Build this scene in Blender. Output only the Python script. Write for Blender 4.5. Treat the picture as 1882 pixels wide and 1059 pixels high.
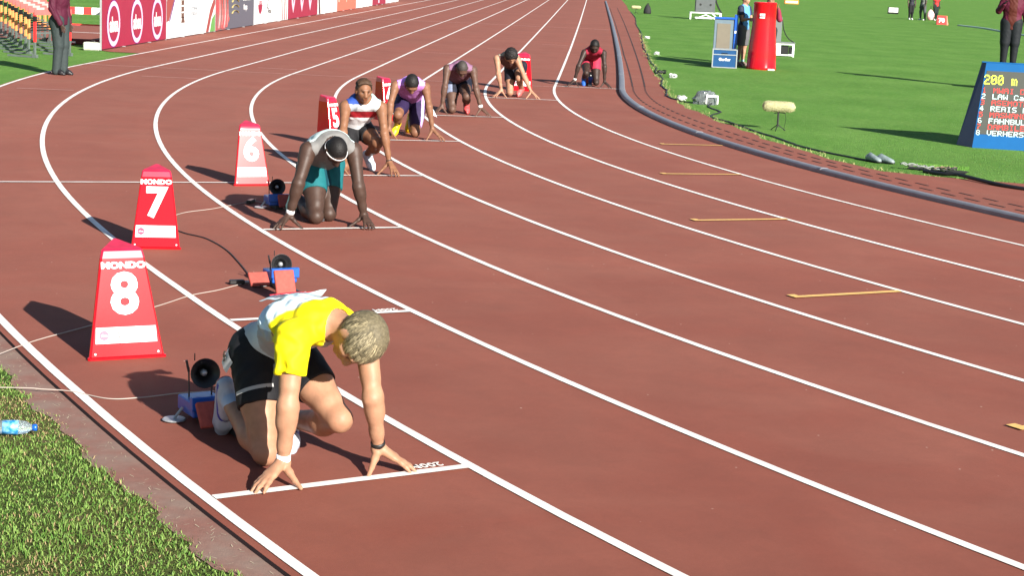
import bpy, math, random
import numpy as np
from mathutils import Vector, Matrix

random.seed(7); rng = np.random.default_rng(7)
scn = bpy.context.scene
for o in list(bpy.data.objects): bpy.data.objects.remove(o)
COL = scn.collection
PI = math.pi

# ------------------------------------------------------------------ camera
cam_d = bpy.data.cameras.new('camera'); cam = bpy.data.objects.new('camera', cam_d); COL.objects.link(cam)
CAMP = Vector((-37.0938, -32.1926, 2.1448)); yaw, pitch, roll = -.03831478, -.18264902, .04644514
fw = Vector((math.sin(yaw)*math.cos(pitch), math.cos(yaw)*math.cos(pitch), math.sin(pitch)))
rt = Vector((math.cos(yaw), -math.sin(yaw), 0)); up = rt.cross(fw)
r2 = rt*math.cos(roll)+up*math.sin(roll); u2 = -rt*math.sin(roll)+up*math.cos(roll)
M = Matrix((r2, u2, -fw)).transposed().to_4x4(); M.translation = CAMP
cam.matrix_world = M
cam_d.sensor_width = 36; cam_d.lens = math.exp(8.07431877)/1882*36
cam_d.clip_start = .1; cam_d.clip_end = 3000
scn.camera = cam

# ------------------------------------------------------------------ sky, sun, exposure
SUN_AZ = math.atan2(-.81, .59); SUN_EL = math.radians(23.5)
SD = Vector((math.cos(SUN_AZ)*math.cos(SUN_EL), math.sin(SUN_AZ)*math.cos(SUN_EL), math.sin(SUN_EL)))
w = bpy.data.worlds.new('World'); scn.world = w; w.use_nodes = True
nt = w.node_tree; bg = nt.nodes['Background']
sk = nt.nodes.new('ShaderNodeTexSky'); sk.sky_type = 'NISHITA'; sk.sun_disc = False
sk.sun_elevation = SUN_EL; sk.sun_rotation = math.atan2(SD.x, SD.y); sk.air_density = 1; sk.dust_density = 1; sk.altitude = 1000
nt.links.new(sk.outputs[0], bg.inputs[0]); bg.inputs[1].default_value = .05
sd = bpy.data.lights.new('sun', 'SUN'); sd.energy = 5.0; sd.angle = math.radians(.5); sd.color = (1, .945, .86)
sun = bpy.data.objects.new('sun', sd); COL.objects.link(sun); sun.rotation_euler = (-SD).to_track_quat('-Z', 'Y').to_euler()
scn.view_settings.view_transform = 'Standard'; scn.view_settings.look = 'None'
scn.view_settings.exposure = 1.25; scn.view_settings.gamma = 1; scn.view_settings.use_curve_mapping = False

# ------------------------------------------------------------------ materials
def N(nt, t, **k):
    n = nt.nodes.new(t)
    for a, b in k.items(): setattr(n, a, b)
    return n
def mat(name, col, rough=.6, var=0., scale=8., bump=0., bscale=60., metal=0., spec=.5, coat=0., trans=0., attr=None, emit=0., coords='Object', col2=None, mixscale=None, detail=6):
    m = bpy.data.materials.new(name); m.use_nodes = True; nt = m.node_tree; b = nt.nodes['Principled BSDF']
    b.inputs['Roughness'].default_value = rough; b.inputs['Metallic'].default_value = metal
    b.inputs['Specular IOR Level'].default_value = spec; b.inputs['Coat Weight'].default_value = coat; b.inputs['Coat Roughness'].default_value = .08
    b.inputs['Transmission Weight'].default_value = trans
    tc = N(nt, 'ShaderNodeTexCoord'); src = None
    if attr:
        a = N(nt, 'ShaderNodeAttribute', attribute_name=attr); src = a.outputs['Color']
    else:
        r = N(nt, 'ShaderNodeRGB'); r.outputs[0].default_value = (*col, 1); src = r.outputs[0]
    if col2 is not None:
        n = N(nt, 'ShaderNodeTexNoise'); n.inputs['Scale'].default_value = mixscale or scale; n.inputs['Detail'].default_value = detail
        nt.links.new(tc.outputs[coords], n.inputs['Vector'])
        rp = N(nt, 'ShaderNodeMapRange'); rp.inputs[1].default_value = .38; rp.inputs[2].default_value = .62
        nt.links.new(n.outputs[0], rp.inputs[0])
        mx = N(nt, 'ShaderNodeMix', data_type='RGBA'); nt.links.new(rp.outputs[0], mx.inputs[0]); nt.links.new(src, mx.inputs[6]); mx.inputs[7].default_value = (*col2, 1)
        src = mx.outputs[2]
    if var:
        n = N(nt, 'ShaderNodeTexNoise'); n.inputs['Scale'].default_value = scale; n.inputs['Detail'].default_value = detail
        nt.links.new(tc.outputs[coords], n.inputs['Vector'])
        rp = N(nt, 'ShaderNodeMapRange'); rp.inputs[1].default_value = .3; rp.inputs[2].default_value = .7; rp.inputs[3].default_value = 1-var; rp.inputs[4].default_value = 1+var
        nt.links.new(n.outputs[0], rp.inputs[0])
        v = N(nt, 'ShaderNodeVectorMath', operation='SCALE'); nt.links.new(src, v.inputs[0]); nt.links.new(rp.outputs[0], v.inputs['Scale']); src = v.outputs[0]
    nt.links.new(src, b.inputs['Base Color'])
    if bump:
        n = N(nt, 'ShaderNodeTexNoise'); n.inputs['Scale'].default_value = bscale; n.inputs['Detail'].default_value = 4
        nt.links.new(tc.outputs[coords], n.inputs['Vector'])
        bp = N(nt, 'ShaderNodeBump'); bp.inputs['Strength'].default_value = 1; bp.inputs['Distance'].default_value = bump
        nt.links.new(n.outputs[0], bp.inputs['Height']); nt.links.new(bp.outputs[0], b.inputs['Normal'])
    if emit:
        nt.links.new(src, b.inputs['Emission Color']); b.inputs['Emission Strength'].default_value = emit
    return m

def track_mat():
    m = bpy.data.materials.new('track rubber'); m.use_nodes = True; nt = m.node_tree; b = nt.nodes['Principled BSDF']
    b.inputs['Roughness'].default_value = .8; b.inputs['Specular IOR Level'].default_value = .2; b.inputs['Sheen Weight'].default_value = .065; b.inputs['Sheen Roughness'].default_value = .5; b.inputs['Sheen Tint'].default_value = (1, .5, .4, 1)
    tc = N(nt, 'ShaderNodeTexCoord'); L = nt.links.new
    def noise(s, d=5, dist=0., sc=None):
        n = N(nt, 'ShaderNodeTexNoise'); n.inputs['Scale'].default_value = s; n.inputs['Detail'].default_value = d; n.inputs['Distortion'].default_value = dist
        if sc:
            mp = N(nt, 'ShaderNodeMapping'); mp.inputs['Scale'].default_value = sc; L(tc.outputs['Object'], mp.inputs[0]); L(mp.outputs[0], n.inputs['Vector'])
        else: L(tc.outputs['Object'], n.inputs['Vector'])
        return n.outputs[0]
    def rng_(x, a, b_, c, d):
        r = N(nt, 'ShaderNodeMapRange'); r.inputs[1].default_value = a; r.inputs[2].default_value = b_; r.inputs[3].default_value = c; r.inputs[4].default_value = d; L(x, r.inputs[0]); return r.outputs[0]
    def mul(a, b_):
        n = N(nt, 'ShaderNodeMath', operation='MULTIPLY'); L(a, n.inputs[0]); L(b_, n.inputs[1]); return n.outputs[0]
    v = mul(rng_(noise(.35, 3), .3, .7, .93, 1.07), rng_(noise(2.3, 6, .6), .3, .7, .935, 1.06)); v = mul(v, rng_(noise(9, 7, 1.2), .3, .7, .96, 1.05))
    v = mul(v, rng_(noise(420, 2), .25, .75, .86, 1.14))
    v = mul(v, rng_(noise(60, 3), .3, .7, .96, 1.04))
    v = mul(v, rng_(noise(3., 5, .3, (1, .12, 1)), .3, .75, .98, 1.03))
    mx = N(nt, 'ShaderNodeMix', data_type='RGBA'); mx.inputs[6].default_value = (.172, .0425, .0265, 1); mx.inputs[7].default_value = (.184, .0545, .0355, 1)
    L(rng_(noise(.9, 6, .8), .38, .66, 0, 1), mx.inputs[0])
    # wear along the lanes: pale strip beside each line, seams across
    sx = N(nt, 'ShaderNodeSeparateXYZ'); L(tc.outputs['UV'], sx.inputs[0])
    def mth(op, a, b_=None):
        n = N(nt, 'ShaderNodeMath', operation=op); (L(a, n.inputs[0]) if not isinstance(a, float) else setattr(n.inputs[0], 'default_value', a))
        if b_ is not None: (L(b_, n.inputs[1]) if not isinstance(b_, float) else setattr(n.inputs[1], 'default_value', b_))
        return n.outputs[0]
    fr = mth('FRACT', mth('ADD', mth('DIVIDE', sx.outputs[0], 1.22), mth('MULTIPLY', noise(.8, 2), .03)))
    v = mul(v, mth('ADD', 1.0, mth('MULTIPLY', mul(rng_(fr, .03, .05, 0, 1), rng_(fr, .15, .19, 1, 0)), .055)))
    v = mul(v, mth('SUBTRACT', 1.0, mth('MULTIPLY', mul(rng_(fr, .35, .5, 0, 1), rng_(fr, .7, .9, 1, 0)), .03)))
    cb = mth('FRACT', mth('DIVIDE', mth('ADD', sx.outputs[1], mth('MULTIPLY', noise(.5, 2), .4)), 7.3))
    v = mul(v, mth('ADD', 1.0, mth('MULTIPLY', mul(rng_(cb, .40, .42, 0, 1), rng_(cb, .50, .53, 1, 0)), .045)))
    # faint pale scuffs and tiny light specks
    vo = N(nt, 'ShaderNodeTexVoronoi'); vo.inputs['Scale'].default_value = 6.5; L(tc.outputs['Object'], vo.inputs['Vector'])
    sp = rng_(vo.outputs['Distance'], .018, .045, .8, 0)
    gate = rng_(noise(1.7, 2), .44, .5, 0, 1)
    mx2 = N(nt, 'ShaderNodeMix', data_type='RGBA'); L(mul(sp, gate), mx2.inputs[0]); L(mx.outputs[2], mx2.inputs[6]); mx2.inputs[7].default_value = (.5, .42, .36, 1)
    s = N(nt, 'ShaderNodeVectorMath', operation='SCALE'); L(mx2.outputs[2], s.inputs[0]); L(v, s.inputs['Scale']); L(s.outputs[0], b.inputs['Base Color'])
    bp = N(nt, 'ShaderNodeBump'); bp.inputs['Distance'].default_value = .0012; bp.inputs['Strength'].default_value = .8
    L(noise(300, 3), bp.inputs['Height']); L(bp.outputs[0], b.inputs['Normal'])
    return m
def grass_mat(name, c1, c2, c3, fine=90.):
    m = bpy.data.materials.new(name); m.use_nodes = True; nt = m.node_tree; b = nt.nodes['Principled BSDF']; L = nt.links.new
    b.inputs['Roughness'].default_value = .9; b.inputs['Specular IOR Level'].default_value = .1
    tc = N(nt, 'ShaderNodeTexCoord')
    def noise(s, d, sc=(1, 1, 1)):
        mp = N(nt, 'ShaderNodeMapping'); mp.inputs['Scale'].default_value = sc; L(tc.outputs['Object'], mp.inputs[0])
        n = N(nt, 'ShaderNodeTexNoise'); n.inputs['Scale'].default_value = s; n.inputs['Detail'].default_value = d; L(mp.outputs[0], n.inputs['Vector']); return n.outputs[0]
    def mr(x, a, b_, c=0, d=1):
        r = N(nt, 'ShaderNodeMapRange'); r.inputs[1].default_value = a; r.inputs[2].default_value = b_; r.inputs[3].default_value = c; r.inputs[4].default_value = d; L(x, r.inputs[0]); return r.outputs[0]
    m1 = N(nt, 'ShaderNodeMix', data_type='RGBA'); m1.inputs[6].default_value = (*c1, 1); m1.inputs[7].default_value = (*c2, 1); L(mr(noise(1.1, 8, (1, .45, 1)), .35, .65), m1.inputs[0])
    m2 = N(nt, 'ShaderNodeMix', data_type='RGBA'); L(m1.outputs[2], m2.inputs[6]); m2.inputs[7].default_value = (*c3, 1); L(mr(noise(14, 6), .60, .72), m2.inputs[0])
    wv = N(nt, 'ShaderNodeTexWave'); wv.inputs['Scale'].default_value = .06; wv.inputs['Distortion'].default_value = 1.2; wv.bands_direction = 'Y'; L(tc.outputs['Object'], wv.inputs['Vector']); s0 = N(nt, 'ShaderNodeVectorMath', operation='SCALE'); L(m2.outputs[2], s0.inputs[0]); L(mr(wv.outputs['Fac'], .2, .8, .97, 1.03), s0.inputs['Scale']); m2o = s0.outputs[0]
    f = N(nt, 'ShaderNodeMath', operation='MULTIPLY'); L(mr(noise(fine, 3), .25, .75, .72, 1.28), f.inputs[0]); L(mr(noise(9, 4), .3, .7, .86, 1.14), f.inputs[1])
    s = N(nt, 'ShaderNodeVectorMath', operation='SCALE'); L(m2o, s.inputs[0]); L(f.outputs[0], s.inputs['Scale']); L(s.outputs[0], b.inputs['Base Color'])
    bp = N(nt, 'ShaderNodeBump'); bp.inputs['Distance'].default_value = .02; L(noise(fine*.6, 4), bp.inputs['Height']); L(bp.outputs[0], b.inputs['Normal'])
    return m

M_TRACK = track_mat()
M_APRON = mat('worn apron', (.215, .095, .072), .9, .08, 30, .0015, 180, col2=(.22, .145, .115), mixscale=3.5)
M_LINE = mat('painted white line', (.88, .86, .82), .6, .07, 9, .0008, 250, spec=.3, col2=(.74, .68, .63), mixscale=4.5, detail=9)
M_LINE_FAINT = mat('worn thin line paint', (.55, .33, .28), .7, .15, 25)
M_YEL = mat('yellow line paint', (.74, .45, .14), .6, .1, 30)
M_GRASS = grass_mat('infield turf', (.092, .218, .036), (.124, .256, .050), (.20, .30, .085))
M_SOIL = grass_mat('thatch and soil', (.04, .075, .014), (.085, .085, .028), (.13, .10, .06), 120)
M_KERB = mat('grey aluminium kerb', (.22, .22, .245), .45, .12, 6, metal=.25)
M_SLOT = mat('dark drain slot', (.03, .012, .012), .9, .2)
M_BLACK = mat('black plastic', (.012, .012, .013), .4, .1, 20)
M_DKMET = mat('dark metal', (.05, .05, .055), .4, .1, metal=.6)
M_BLUE = mat('blue enamel', (.008, .085, .42), .35, .06, 20, coat=.3)
M_BLUE2 = mat('scoreboard blue', (.0015, .088, .265), .6, .04, 8, spec=.2)
M_NAVY = mat('navy side panel', (.007, .03, .13), .4, .05)
M_RED = mat('glossy red plastic', (.50, .004, .010), .15, .05, 6, spec=.5)
M_REDT = mat('faded red top', (.50, .012, .045), .35, .2, 14, coat=.2)
M_WHITE = mat('white print', (.84, .84, .84), .18, .03)
M_GREY = mat('grey metal', (.42, .44, .45), .4, .1, metal=.5)
M_PAD = mat('block pad rubber', (.33, .06, .045), .8, .15, 40, .001, 200)
M_CABB = mat('black cable', (.012, .012, .014), .5)
M_CABW = mat('pale cable', (.40, .34, .30), .6)

# ------------------------------------------------------------------ mesh helpers
class MB:
    def __init__(s): s.v = []; s.f = []; s.m = []
    def add(s, vs, fs, mi=0):
        o = len(s.v); s.v += [tuple(map(float, v)) for v in vs]; s.f += [tuple(i+o for i in f) for f in fs]; s.m += [mi]*len(fs)
    def box(s, lo, hi, mi=0, bev=0.):
        x0, y0, z0 = lo; x1, y1, z1 = hi
        if bev:
            b = bev; a = []
            for z, q in ((z0, b), (z0+b, 0), (z1-b, 0), (z1, b)):
                a.append([(x0+q+b*(q == 0), y0+q, z), (x1-q-b*(q == 0), y0+q, z), (x1-q, y0+q+b*(q == 0), z), (x1-q, y1-q-b*(q == 0), z), (x1-q-b*(q == 0), y1-q, z), (x0+q+b*(q == 0), y1-q, z), (x0+q, y1-q-b*(q == 0), z), (x0+q, y0+q+b*(q == 0), z)])
            s.loft(a, mi=mi); return
        v = [(x0, y0, z0), (x1, y0, z0), (x1, y1, z0), (x0, y1, z0), (x0, y0, z1), (x1, y0, z1), (x1, y1, z1), (x0, y1, z1)]
        s.add(v, [(0, 3, 2, 1), (4, 5, 6, 7), (0, 1, 5, 4), (1, 2, 6, 5), (2, 3, 7, 6), (3, 0, 4, 7)], mi)
    def loft(s, rings, cap=True, mi=0):
        n = len(rings[0]); vs = [p for r in rings for p in r]; fs = []
        for i in range(len(rings)-1):
            for j in range(n): fs.append((i*n+j, i*n+(j+1) % n, (i+1)*n+(j+1) % n, (i+1)*n+j))
        if cap: fs.append(tuple(range(n-1, -1, -1))); fs.append(tuple((len(rings)-1)*n+j for j in range(n)))
        s.add(vs, fs, mi)
    def tube(s, pts, r, n=8, mi=0, cap=True, flat=1.):
        pts = [Vector(p) for p in pts]; rs = r if isinstance(r, (list, tuple)) else [r]*len(pts); rings = []
        prev = None
        for i, p in enumerate(pts):
            t = (pts[min(i+1, len(pts)-1)]-pts[max(i-1, 0)]).normalized()
            ref = prev if prev is not None else (Vector((0, 0, 1)) if abs(t.z) < .9 else Vector((1, 0, 0)))
            a = (ref-t*ref.dot(t)).normalized(); b = t.cross(a); prev = a
            rings.append([tuple(p+(a*math.cos(2*PI*k/n)*flat+b*math.sin(2*PI*k/n))*rs[i]) for k in range(n)])
        s.loft(rings, cap, mi)
    def lathe(s, prof, origin, axis, n=24, mi=0, cap=False):
        ax = Vector(axis).normalized(); ref = Vector((0, 0, 1)) if abs(ax.z) < .9 else Vector((1, 0, 0)); a = (ref-ax*ref.dot(ax)).normalized(); b = ax.cross(a); o = Vector(origin)
        s.loft([[tuple(o+ax*h+(a*math.cos(2*PI*k/n)+b*math.sin(2*PI*k/n))*r) for k in range(n)] for r, h in prof], cap, mi)
    def build(s, name, mats, parent=None, smooth=False, loc=None, **tags):
        me = bpy.data.meshes.new(name); me.from_pydata(s.v, [], s.f)
        mats = mats if isinstance(mats, (list, tuple)) else [mats]
        for m in mats: me.materials.append(m)
        if len(mats) > 1: me.polygons.foreach_set('material_index', s.m)
        if smooth: me.polygons.foreach_set('use_smooth', [True]*len(me.polygons))
        me.update()
        return link(name, me, parent, loc, **tags)
def link(name, me, parent=None, loc=None, rz=None, **tags):
    o = bpy.data.objects.new(name, me); COL.objects.link(o)
    if parent is not None: o.parent = parent
    if loc is not None: o.location = loc
    if rz is not None: o.rotation_euler = (0, 0, rz)
    for k, v in tags.items():
        if v is not None: o[k] = v
    return o
def thing(name, label, cat, loc=(0, 0, 0), rz=0, group=None):
    return link(name, None, None, loc, rz, label=label, category=cat, group=group)
def autosmooth(o, ang=35):
    o.data.polygons.foreach_set('use_smooth', [True]*len(o.data.polygons))
    try: o.data.set_sharp_from_angle(angle=math.radians(ang))
    except Exception: pass
    return o
def text_mesh(name, body, size, mt, parent, mw, extrude=.0015, bold=0., squeeze=1., kind=None, align='CENTER', label=None):
    """flat lettering laid on a plane given by the 4x4 mw (x = reading direction, z = out of the surface)"""
    c = bpy.data.curves.new(name, 'FONT'); c.body = body; c.size = size; c.extrude = extrude; c.offset = bold; c.align_x = align; c.align_y = 'CENTER'
    c.resolution_u = 3
    t = bpy.data.objects.new(name, c); COL.objects.link(t)
    dg = bpy.context.evaluated_depsgraph_get(); me = bpy.data.meshes.new_from_object(t.evaluated_get(dg)); bpy.data.objects.remove(t)
    me.transform(mw @ Matrix.Diagonal((squeeze, 1, 1, 1))); me.materials.clear(); me.materials.append(mt)
    return link(name, me, parent, kind=kind, label=label)
def plane_mw(o, x, n):
    x = Vector(x).normalized(); n = Vector(n); n = (n-x*n.dot(x)).normalized(); y = n.cross(x)
    m = Matrix((x, y, n)).transposed().to_4x4(); m.translation = Vector(o); return m

# ------------------------------------------------------------------ track geometry
# distances are measured from the inner kerb (d, outwards) and along it (s; negative = on the straight, in metres)
R0 = 36.5
KS = [-80, -40, -25, -15, -9, -5, -2, 0, 2, 4, 6, 8, 10, 12, 14, 16, 18, 20, 22, 24, 27, 32]
CORR = np.array([  # how far each laid line strays from its nominal radius
 [-.201, -.166, -.13, -.093, -.057, -.022, .011, .04, .068, .097, .123, .14, .143, .128, .099, .063, .029, -.001, -.029, -.055, -.08, -.106],
 [-.126, -.102, -.077, -.053, -.03, -.012, .003, .016, .03, .042, .051, .049, .031, 0, -.042, -.087, -.126, -.156, -.18, -.2, -.219, -.236],
 [-.076, -.063, -.05, -.036, -.025, -.015, -.008, -.001, .006, .015, .029, .042, .047, .037, .012, -.022, -.058, -.089, -.115, -.138, -.16, -.182],
 [-.095, -.081, -.066, -.05, -.036, -.027, -.021, -.018, -.017, -.016, -.014, -.009, 0, .006, .004, -.007, -.024, -.045, -.063, -.079, -.094, -.109],
 [.027, .023, .019, .015, .01, .005, -.002, -.01, -.016, -.019, -.017, -.012, -.002, .009, .017, .017, .007, -.015, -.045, -.072, -.098, -.124],
 [-.066, -.065, -.063, -.061, -.058, -.054, -.05, -.046, -.044, -.044, -.045, -.048, -.044, -.029, -.004, .022, .027, .002, -.041, -.082, -.122, -.162],
 [.007, -.001, -.009, -.017, -.025, -.032, -.037, -.041, -.042, -.042, -.038, -.031, -.021, -.01, -.005, -.003, -.002, -.001, -.004, -.004, -.005, -.005],
 [.045, .059, .072, .084, .096, .105, .11, .109, .105, .096, .083, .066, .049, .033, .013, -.016, -.028, -.008, .021, .027, .033, .039],
 [.15, .151, .151, .15, .147, .143, .139, .135, .128, .118, .102, .083, .063, .043, .024, .008, -.003, -.009, .001, .015, .029, .043]])
def corr(d, s):
    q = min(max(d/1.22, 0), 8); i = min(int(q), 7); t = q-i
    return float(np.interp(s, KS, CORR[i])*(1-t)+np.interp(s, KS, CORR[i+1])*t)
def P2(d, s, z=0., warp=True):
    if warp: d = d+corr(d, s)
    if s <= 0: return (-(R0+d), -s, z)
    a = s/R0; return (-(R0+d)*math.cos(a), -(R0+d)*math.sin(a), z)
def lane_frame(n):
    r = R0+1.22*(n-1)+.2; a = 0 if n == 1 else PI*(r-36.8)/r; c = R0+1.22*(n-1)+.6
    return (-c*math.cos(a), -c*math.sin(a), 0), a
def lane_xy(n, f, l, z=0.):
    (x, y, _), a = lane_frame(n)
    return (x+math.sin(a)*f+math.cos(a)*l, y-math.cos(a)*f+math.sin(a)*l, z)
SS = [-260, -180, -130, -100]+[-80+i*2.5 for i in range(30)]+[-5+i*.5 for i in range(10)]+[i*.4 for i in range(0, 116)]+[46+i*2 for i in range(1, 34)]
def strip(name, d0, d1, z, mt, slist=None, kind='structure', nd=1, z1=None, warp=True, parent=None, jit=0., **k):
    mb = MB(); sl = slist or SS; vs = []
    for s in sl:
        for j in range(nd+1):
            t = j/nd; a0 = d0(s) if callable(d0) else d0; a1 = d1(s) if callable(d1) else d1
            vs.append(P2(a0+(a1-a0)*t, s, z if z1 is None else z+(z1-z)*t, warp))
    n = nd+1; fs = [(i*n+j, i*n+j+1, (i+1)*n+j+1, (i+1)*n+j) for i in range(len(sl)-1) for j in range(nd)]
    mb.add(vs, fs); o = mb.build(name, mt, parent, kind=kind, **k)
    uv = o.data.uv_layers.new(name='UVMap'); vi = np.array([l.vertex_index for l in o.data.loops]); D_ = np.array([[(d0(s) if callable(d0) else d0)+((d1(s) if callable(d1) else d1)-(d0(s) if callable(d0) else d0))*j/nd, s] for s in sl for j in range(nd+1)]); uv.data.foreach_set('uv', D_[vi].ravel()); return o

# ground far below everything, then the infield and outfield turf
g = MB(); g.add([(-900, -900, -.06), (900, -900, -.06), (900, 900, -.06), (-900, 900, -.06)], [(0, 1, 2, 3)]); g.build('ground', M_GRASS, kind='structure')
def infield_edge(s):
    base = float(np.interp(s, [-80, -60, -14, -5, 0, 2, 6, 8.6, 11, 12.4, 13, 14, 17, 20, 30], [-1.3, -1.25, -.78, -.8, -.88, -.9, -1.0, -.96, -.86, -.95, -1.35, -2.9, -5.5, -7., -7.]))
    return base+.035*math.sin(s*2.3)+.03*math.sin(s*5.1+1)+.02*math.sin(s*11.7)
strip('infield_grass', -36, infield_edge, -.008, M_GRASS, slist=[s for s in SS if s < 56])
strip('track_surface', infield_edge, 9.795, 0, M_TRACK, nd=12)
strip('track_edge_face', 9.795, 9.80, 0, M_SLOT, z1=-.016)
SB = [s for s in SS if s >= -4.2]
def apron_out(s): return float(np.interp(s, [-4.3, -3.5, -1.5, 0, 40], [10.1, 10.0, 9.82, 9.93, 9.98]))+.018*math.sin(s*7)+.014*math.sin(s*17.3)+.01*math.sin(s*41)
SF = [i*.06 for i in range(250, 420)]
strip('rubber_apron', 9.80, lambda s: apron_out(s)+.02, -.0145, M_APRON, slist=SF, warp=True)
strip('outer_runoff', 9.797, lambda s: float(np.interp(s, [-10, -5.2, -4.2, -3.6], [11.2, 11.2, 10.7, 9.8])), -.003, M_TRACK, slist=[s for s in SS if s < -3.5])
# white lane lines, 5 cm wide, one mesh each
for n in range(1, 9):
    strip('lane_line', 1.22*n-.05, 1.22*n, .004, M_LINE)
def cross_mark(name, n0, n1, s, wd, mt, z=.008, kind='structure', shift=0.):
    mb = MB(); st = max(2, int(abs(n1-n0)/.3)); vs = []
    for i in range(st+1):
        d = n0+(n1-n0)*i/st
        for q in (-wd/2, wd/2): vs.append(P2(d, s+shift*i/st+q*(R0/(R0+d) if s > 0 else 1), z, True))
    mb.add(vs, [(2*i, 2*i+1, 2*i+3, 2*i+2) for i in range(st)]); return mb.build(name, mt, kind=kind)
for n in range(1, 9):                                  # the staggered 200 m start lines
    r = R0+1.22*(n-1)+.2; s = 0 if n == 1 else PI*(r-36.8)/r*R0
    cross_mark('start_line', 1.22*(n-1), 1.22*n-.05, s, .055, M_LINE)
cross_mark('thin_start_line', 1.22*5, 9.74, .3615*R0+.5, .045, M_LINE)
cross_mark('faint_cross_line', 1.22, 9.74, .25, .035, M_LINE_FAINT)
cross_mark('faint_cross_line', .1, 9.74, -32., .08, M_LINE_FAINT)
for d0, d1, s in [(8.63, 9.45, .139*R0), (7.36, 8.2, .059*R0), (6.2, 6.95, -1.05), (5.0, 5.8, -5.3), (3.8, 4.6, -9.75), (2.5, 3.3, -13.2), (1.3, 2.0, -17.35)]:
    cross_mark('relay_mark', d0, d1, s, .04, M_LINE_FAINT)
for d0, d1, s in [(.05, .95, .271*R0), (1.22, 2.12, .353*R0), (2.42, 3.36, .437*R0), (3.66, 4.56, .520*R0), (4.88, 5.72, .597*R0)]:
    mb = MB(); cc = corr(d0, s)
    for q0, q1, w0, w1 in [(d0, d1, -.030, .030), (d1-.06, d1+.005, -.030, .075)]:
        vs = []
        for i in range(5):
            d = q0+(q1-q0)*i/4
            for q in (w0, w1): vs.append(P2(d, s-q*R0/(R0+d), .008+(.001 if q0 != d0 else 0)))
        mb.add(vs, [(2*i, 2*i+2, 2*i+3, 2*i+1) for i in range(4)])
    mb.build('yellow_relay_mark', M_YEL, kind='structure')
# 200M painted behind the start lines, read from behind the line
for n, l0 in ((8, .49), (7, .53)):
    a = lane_frame(n)[1]; F = Vector((math.sin(a), -math.cos(a), 0)); Lf = Vector((math.cos(a), math.sin(a), 0))
    text_mesh('painted_lettering', '200M', .075, M_LINE, None, plane_mw(lane_xy(n, -.085, l0-.06, .005), -Lf, (0, 0, 1)), .0005, .001, .95, kind='structure')
# inner kerb
def kerb():
    root = thing('inner_kerb', 'low grey metal kerb curving along the inside edge of lane one', 'kerb')
    prof = [(0, 0), (0, .036), (-.012, .05), (-.03, .055), (-.08, .055), (-.098, .05), (-.108, .036), (-.108, 0)]
    ends = [-90, -60, -40, -24, -12, -4.0, .6, 4.6, 8.6, 12.62, 16.6, 20.6, 24.6, 28.6]
    for a, b in zip(ends[:-1], ends[1:]):
        mb = MB(); k = max(3, int((b-a)/.4)); rings = []
        for i in range(k+1):
            s = a+.006+(b-a-.012)*i/k; rings.append([P2(d+.0, s, z) for d, z in prof])
        n = len(prof); vs = [p for r in rings for p in r]
        fs = [(i*n+j, (i+1)*n+j, (i+1)*n+j+1, i*n+j+1) for i in range(k) for j in range(n-1)]+[tuple(range(n)), tuple(k*n+j for j in reversed(range(n)))]
        mb.add(vs, fs); autosmooth(mb.build('kerb_section', M_KERB, root))
        jb = MB(); rings = [[P2(d*1.06+.003, b-.03+q, z*1.06+.001) for d, z in prof] for q in (0, .06)]; jb.loft(rings); jb.build('joint_sleeve', M_KERB, root)
kerb()
# drain slots in the rubber between kerb and turf
def slots():
    root = thing('drain_channel', 'two rows of dark drain slots in the red strip behind the kerb', 'drain')
    cnt = 0
    for row in (0, 1):
        s = -70.
        while s < 17:
            far = s < 1.0
            ln, gap = (.95, .08) if s < -1 else ((.10, .09) if s < 2 else (.24, .17))
            if -1 < s < 2: ln, gap = .12, .13
            d0 = float(np.interp(s, [-60, -14, 0, 3, 8, 11, 17], ([-.2, -.2, -.28, -.31, -.46, -.52, -.55], [-.62, -.52, -.50, -.53, -.70, -.70, -.80])[row]))
            mb = MB(); rr = [P2(d0-.0, s, .0045), P2(d0+.028, s, .0045), P2(d0+.028, s+ln, .0045), P2(d0, s+ln, .0045)]
            lo = [(x, y, .001) for x, y, _ in rr]
            mb.add(rr+lo, [(0, 1, 2, 3), (0, 4, 5, 1), (1, 5, 6, 2), (2, 6, 7, 3), (3, 7, 4, 0)])
            mb.build('slot', M_SLOT, root); s += ln+gap; cnt += 1
slots()

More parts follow.
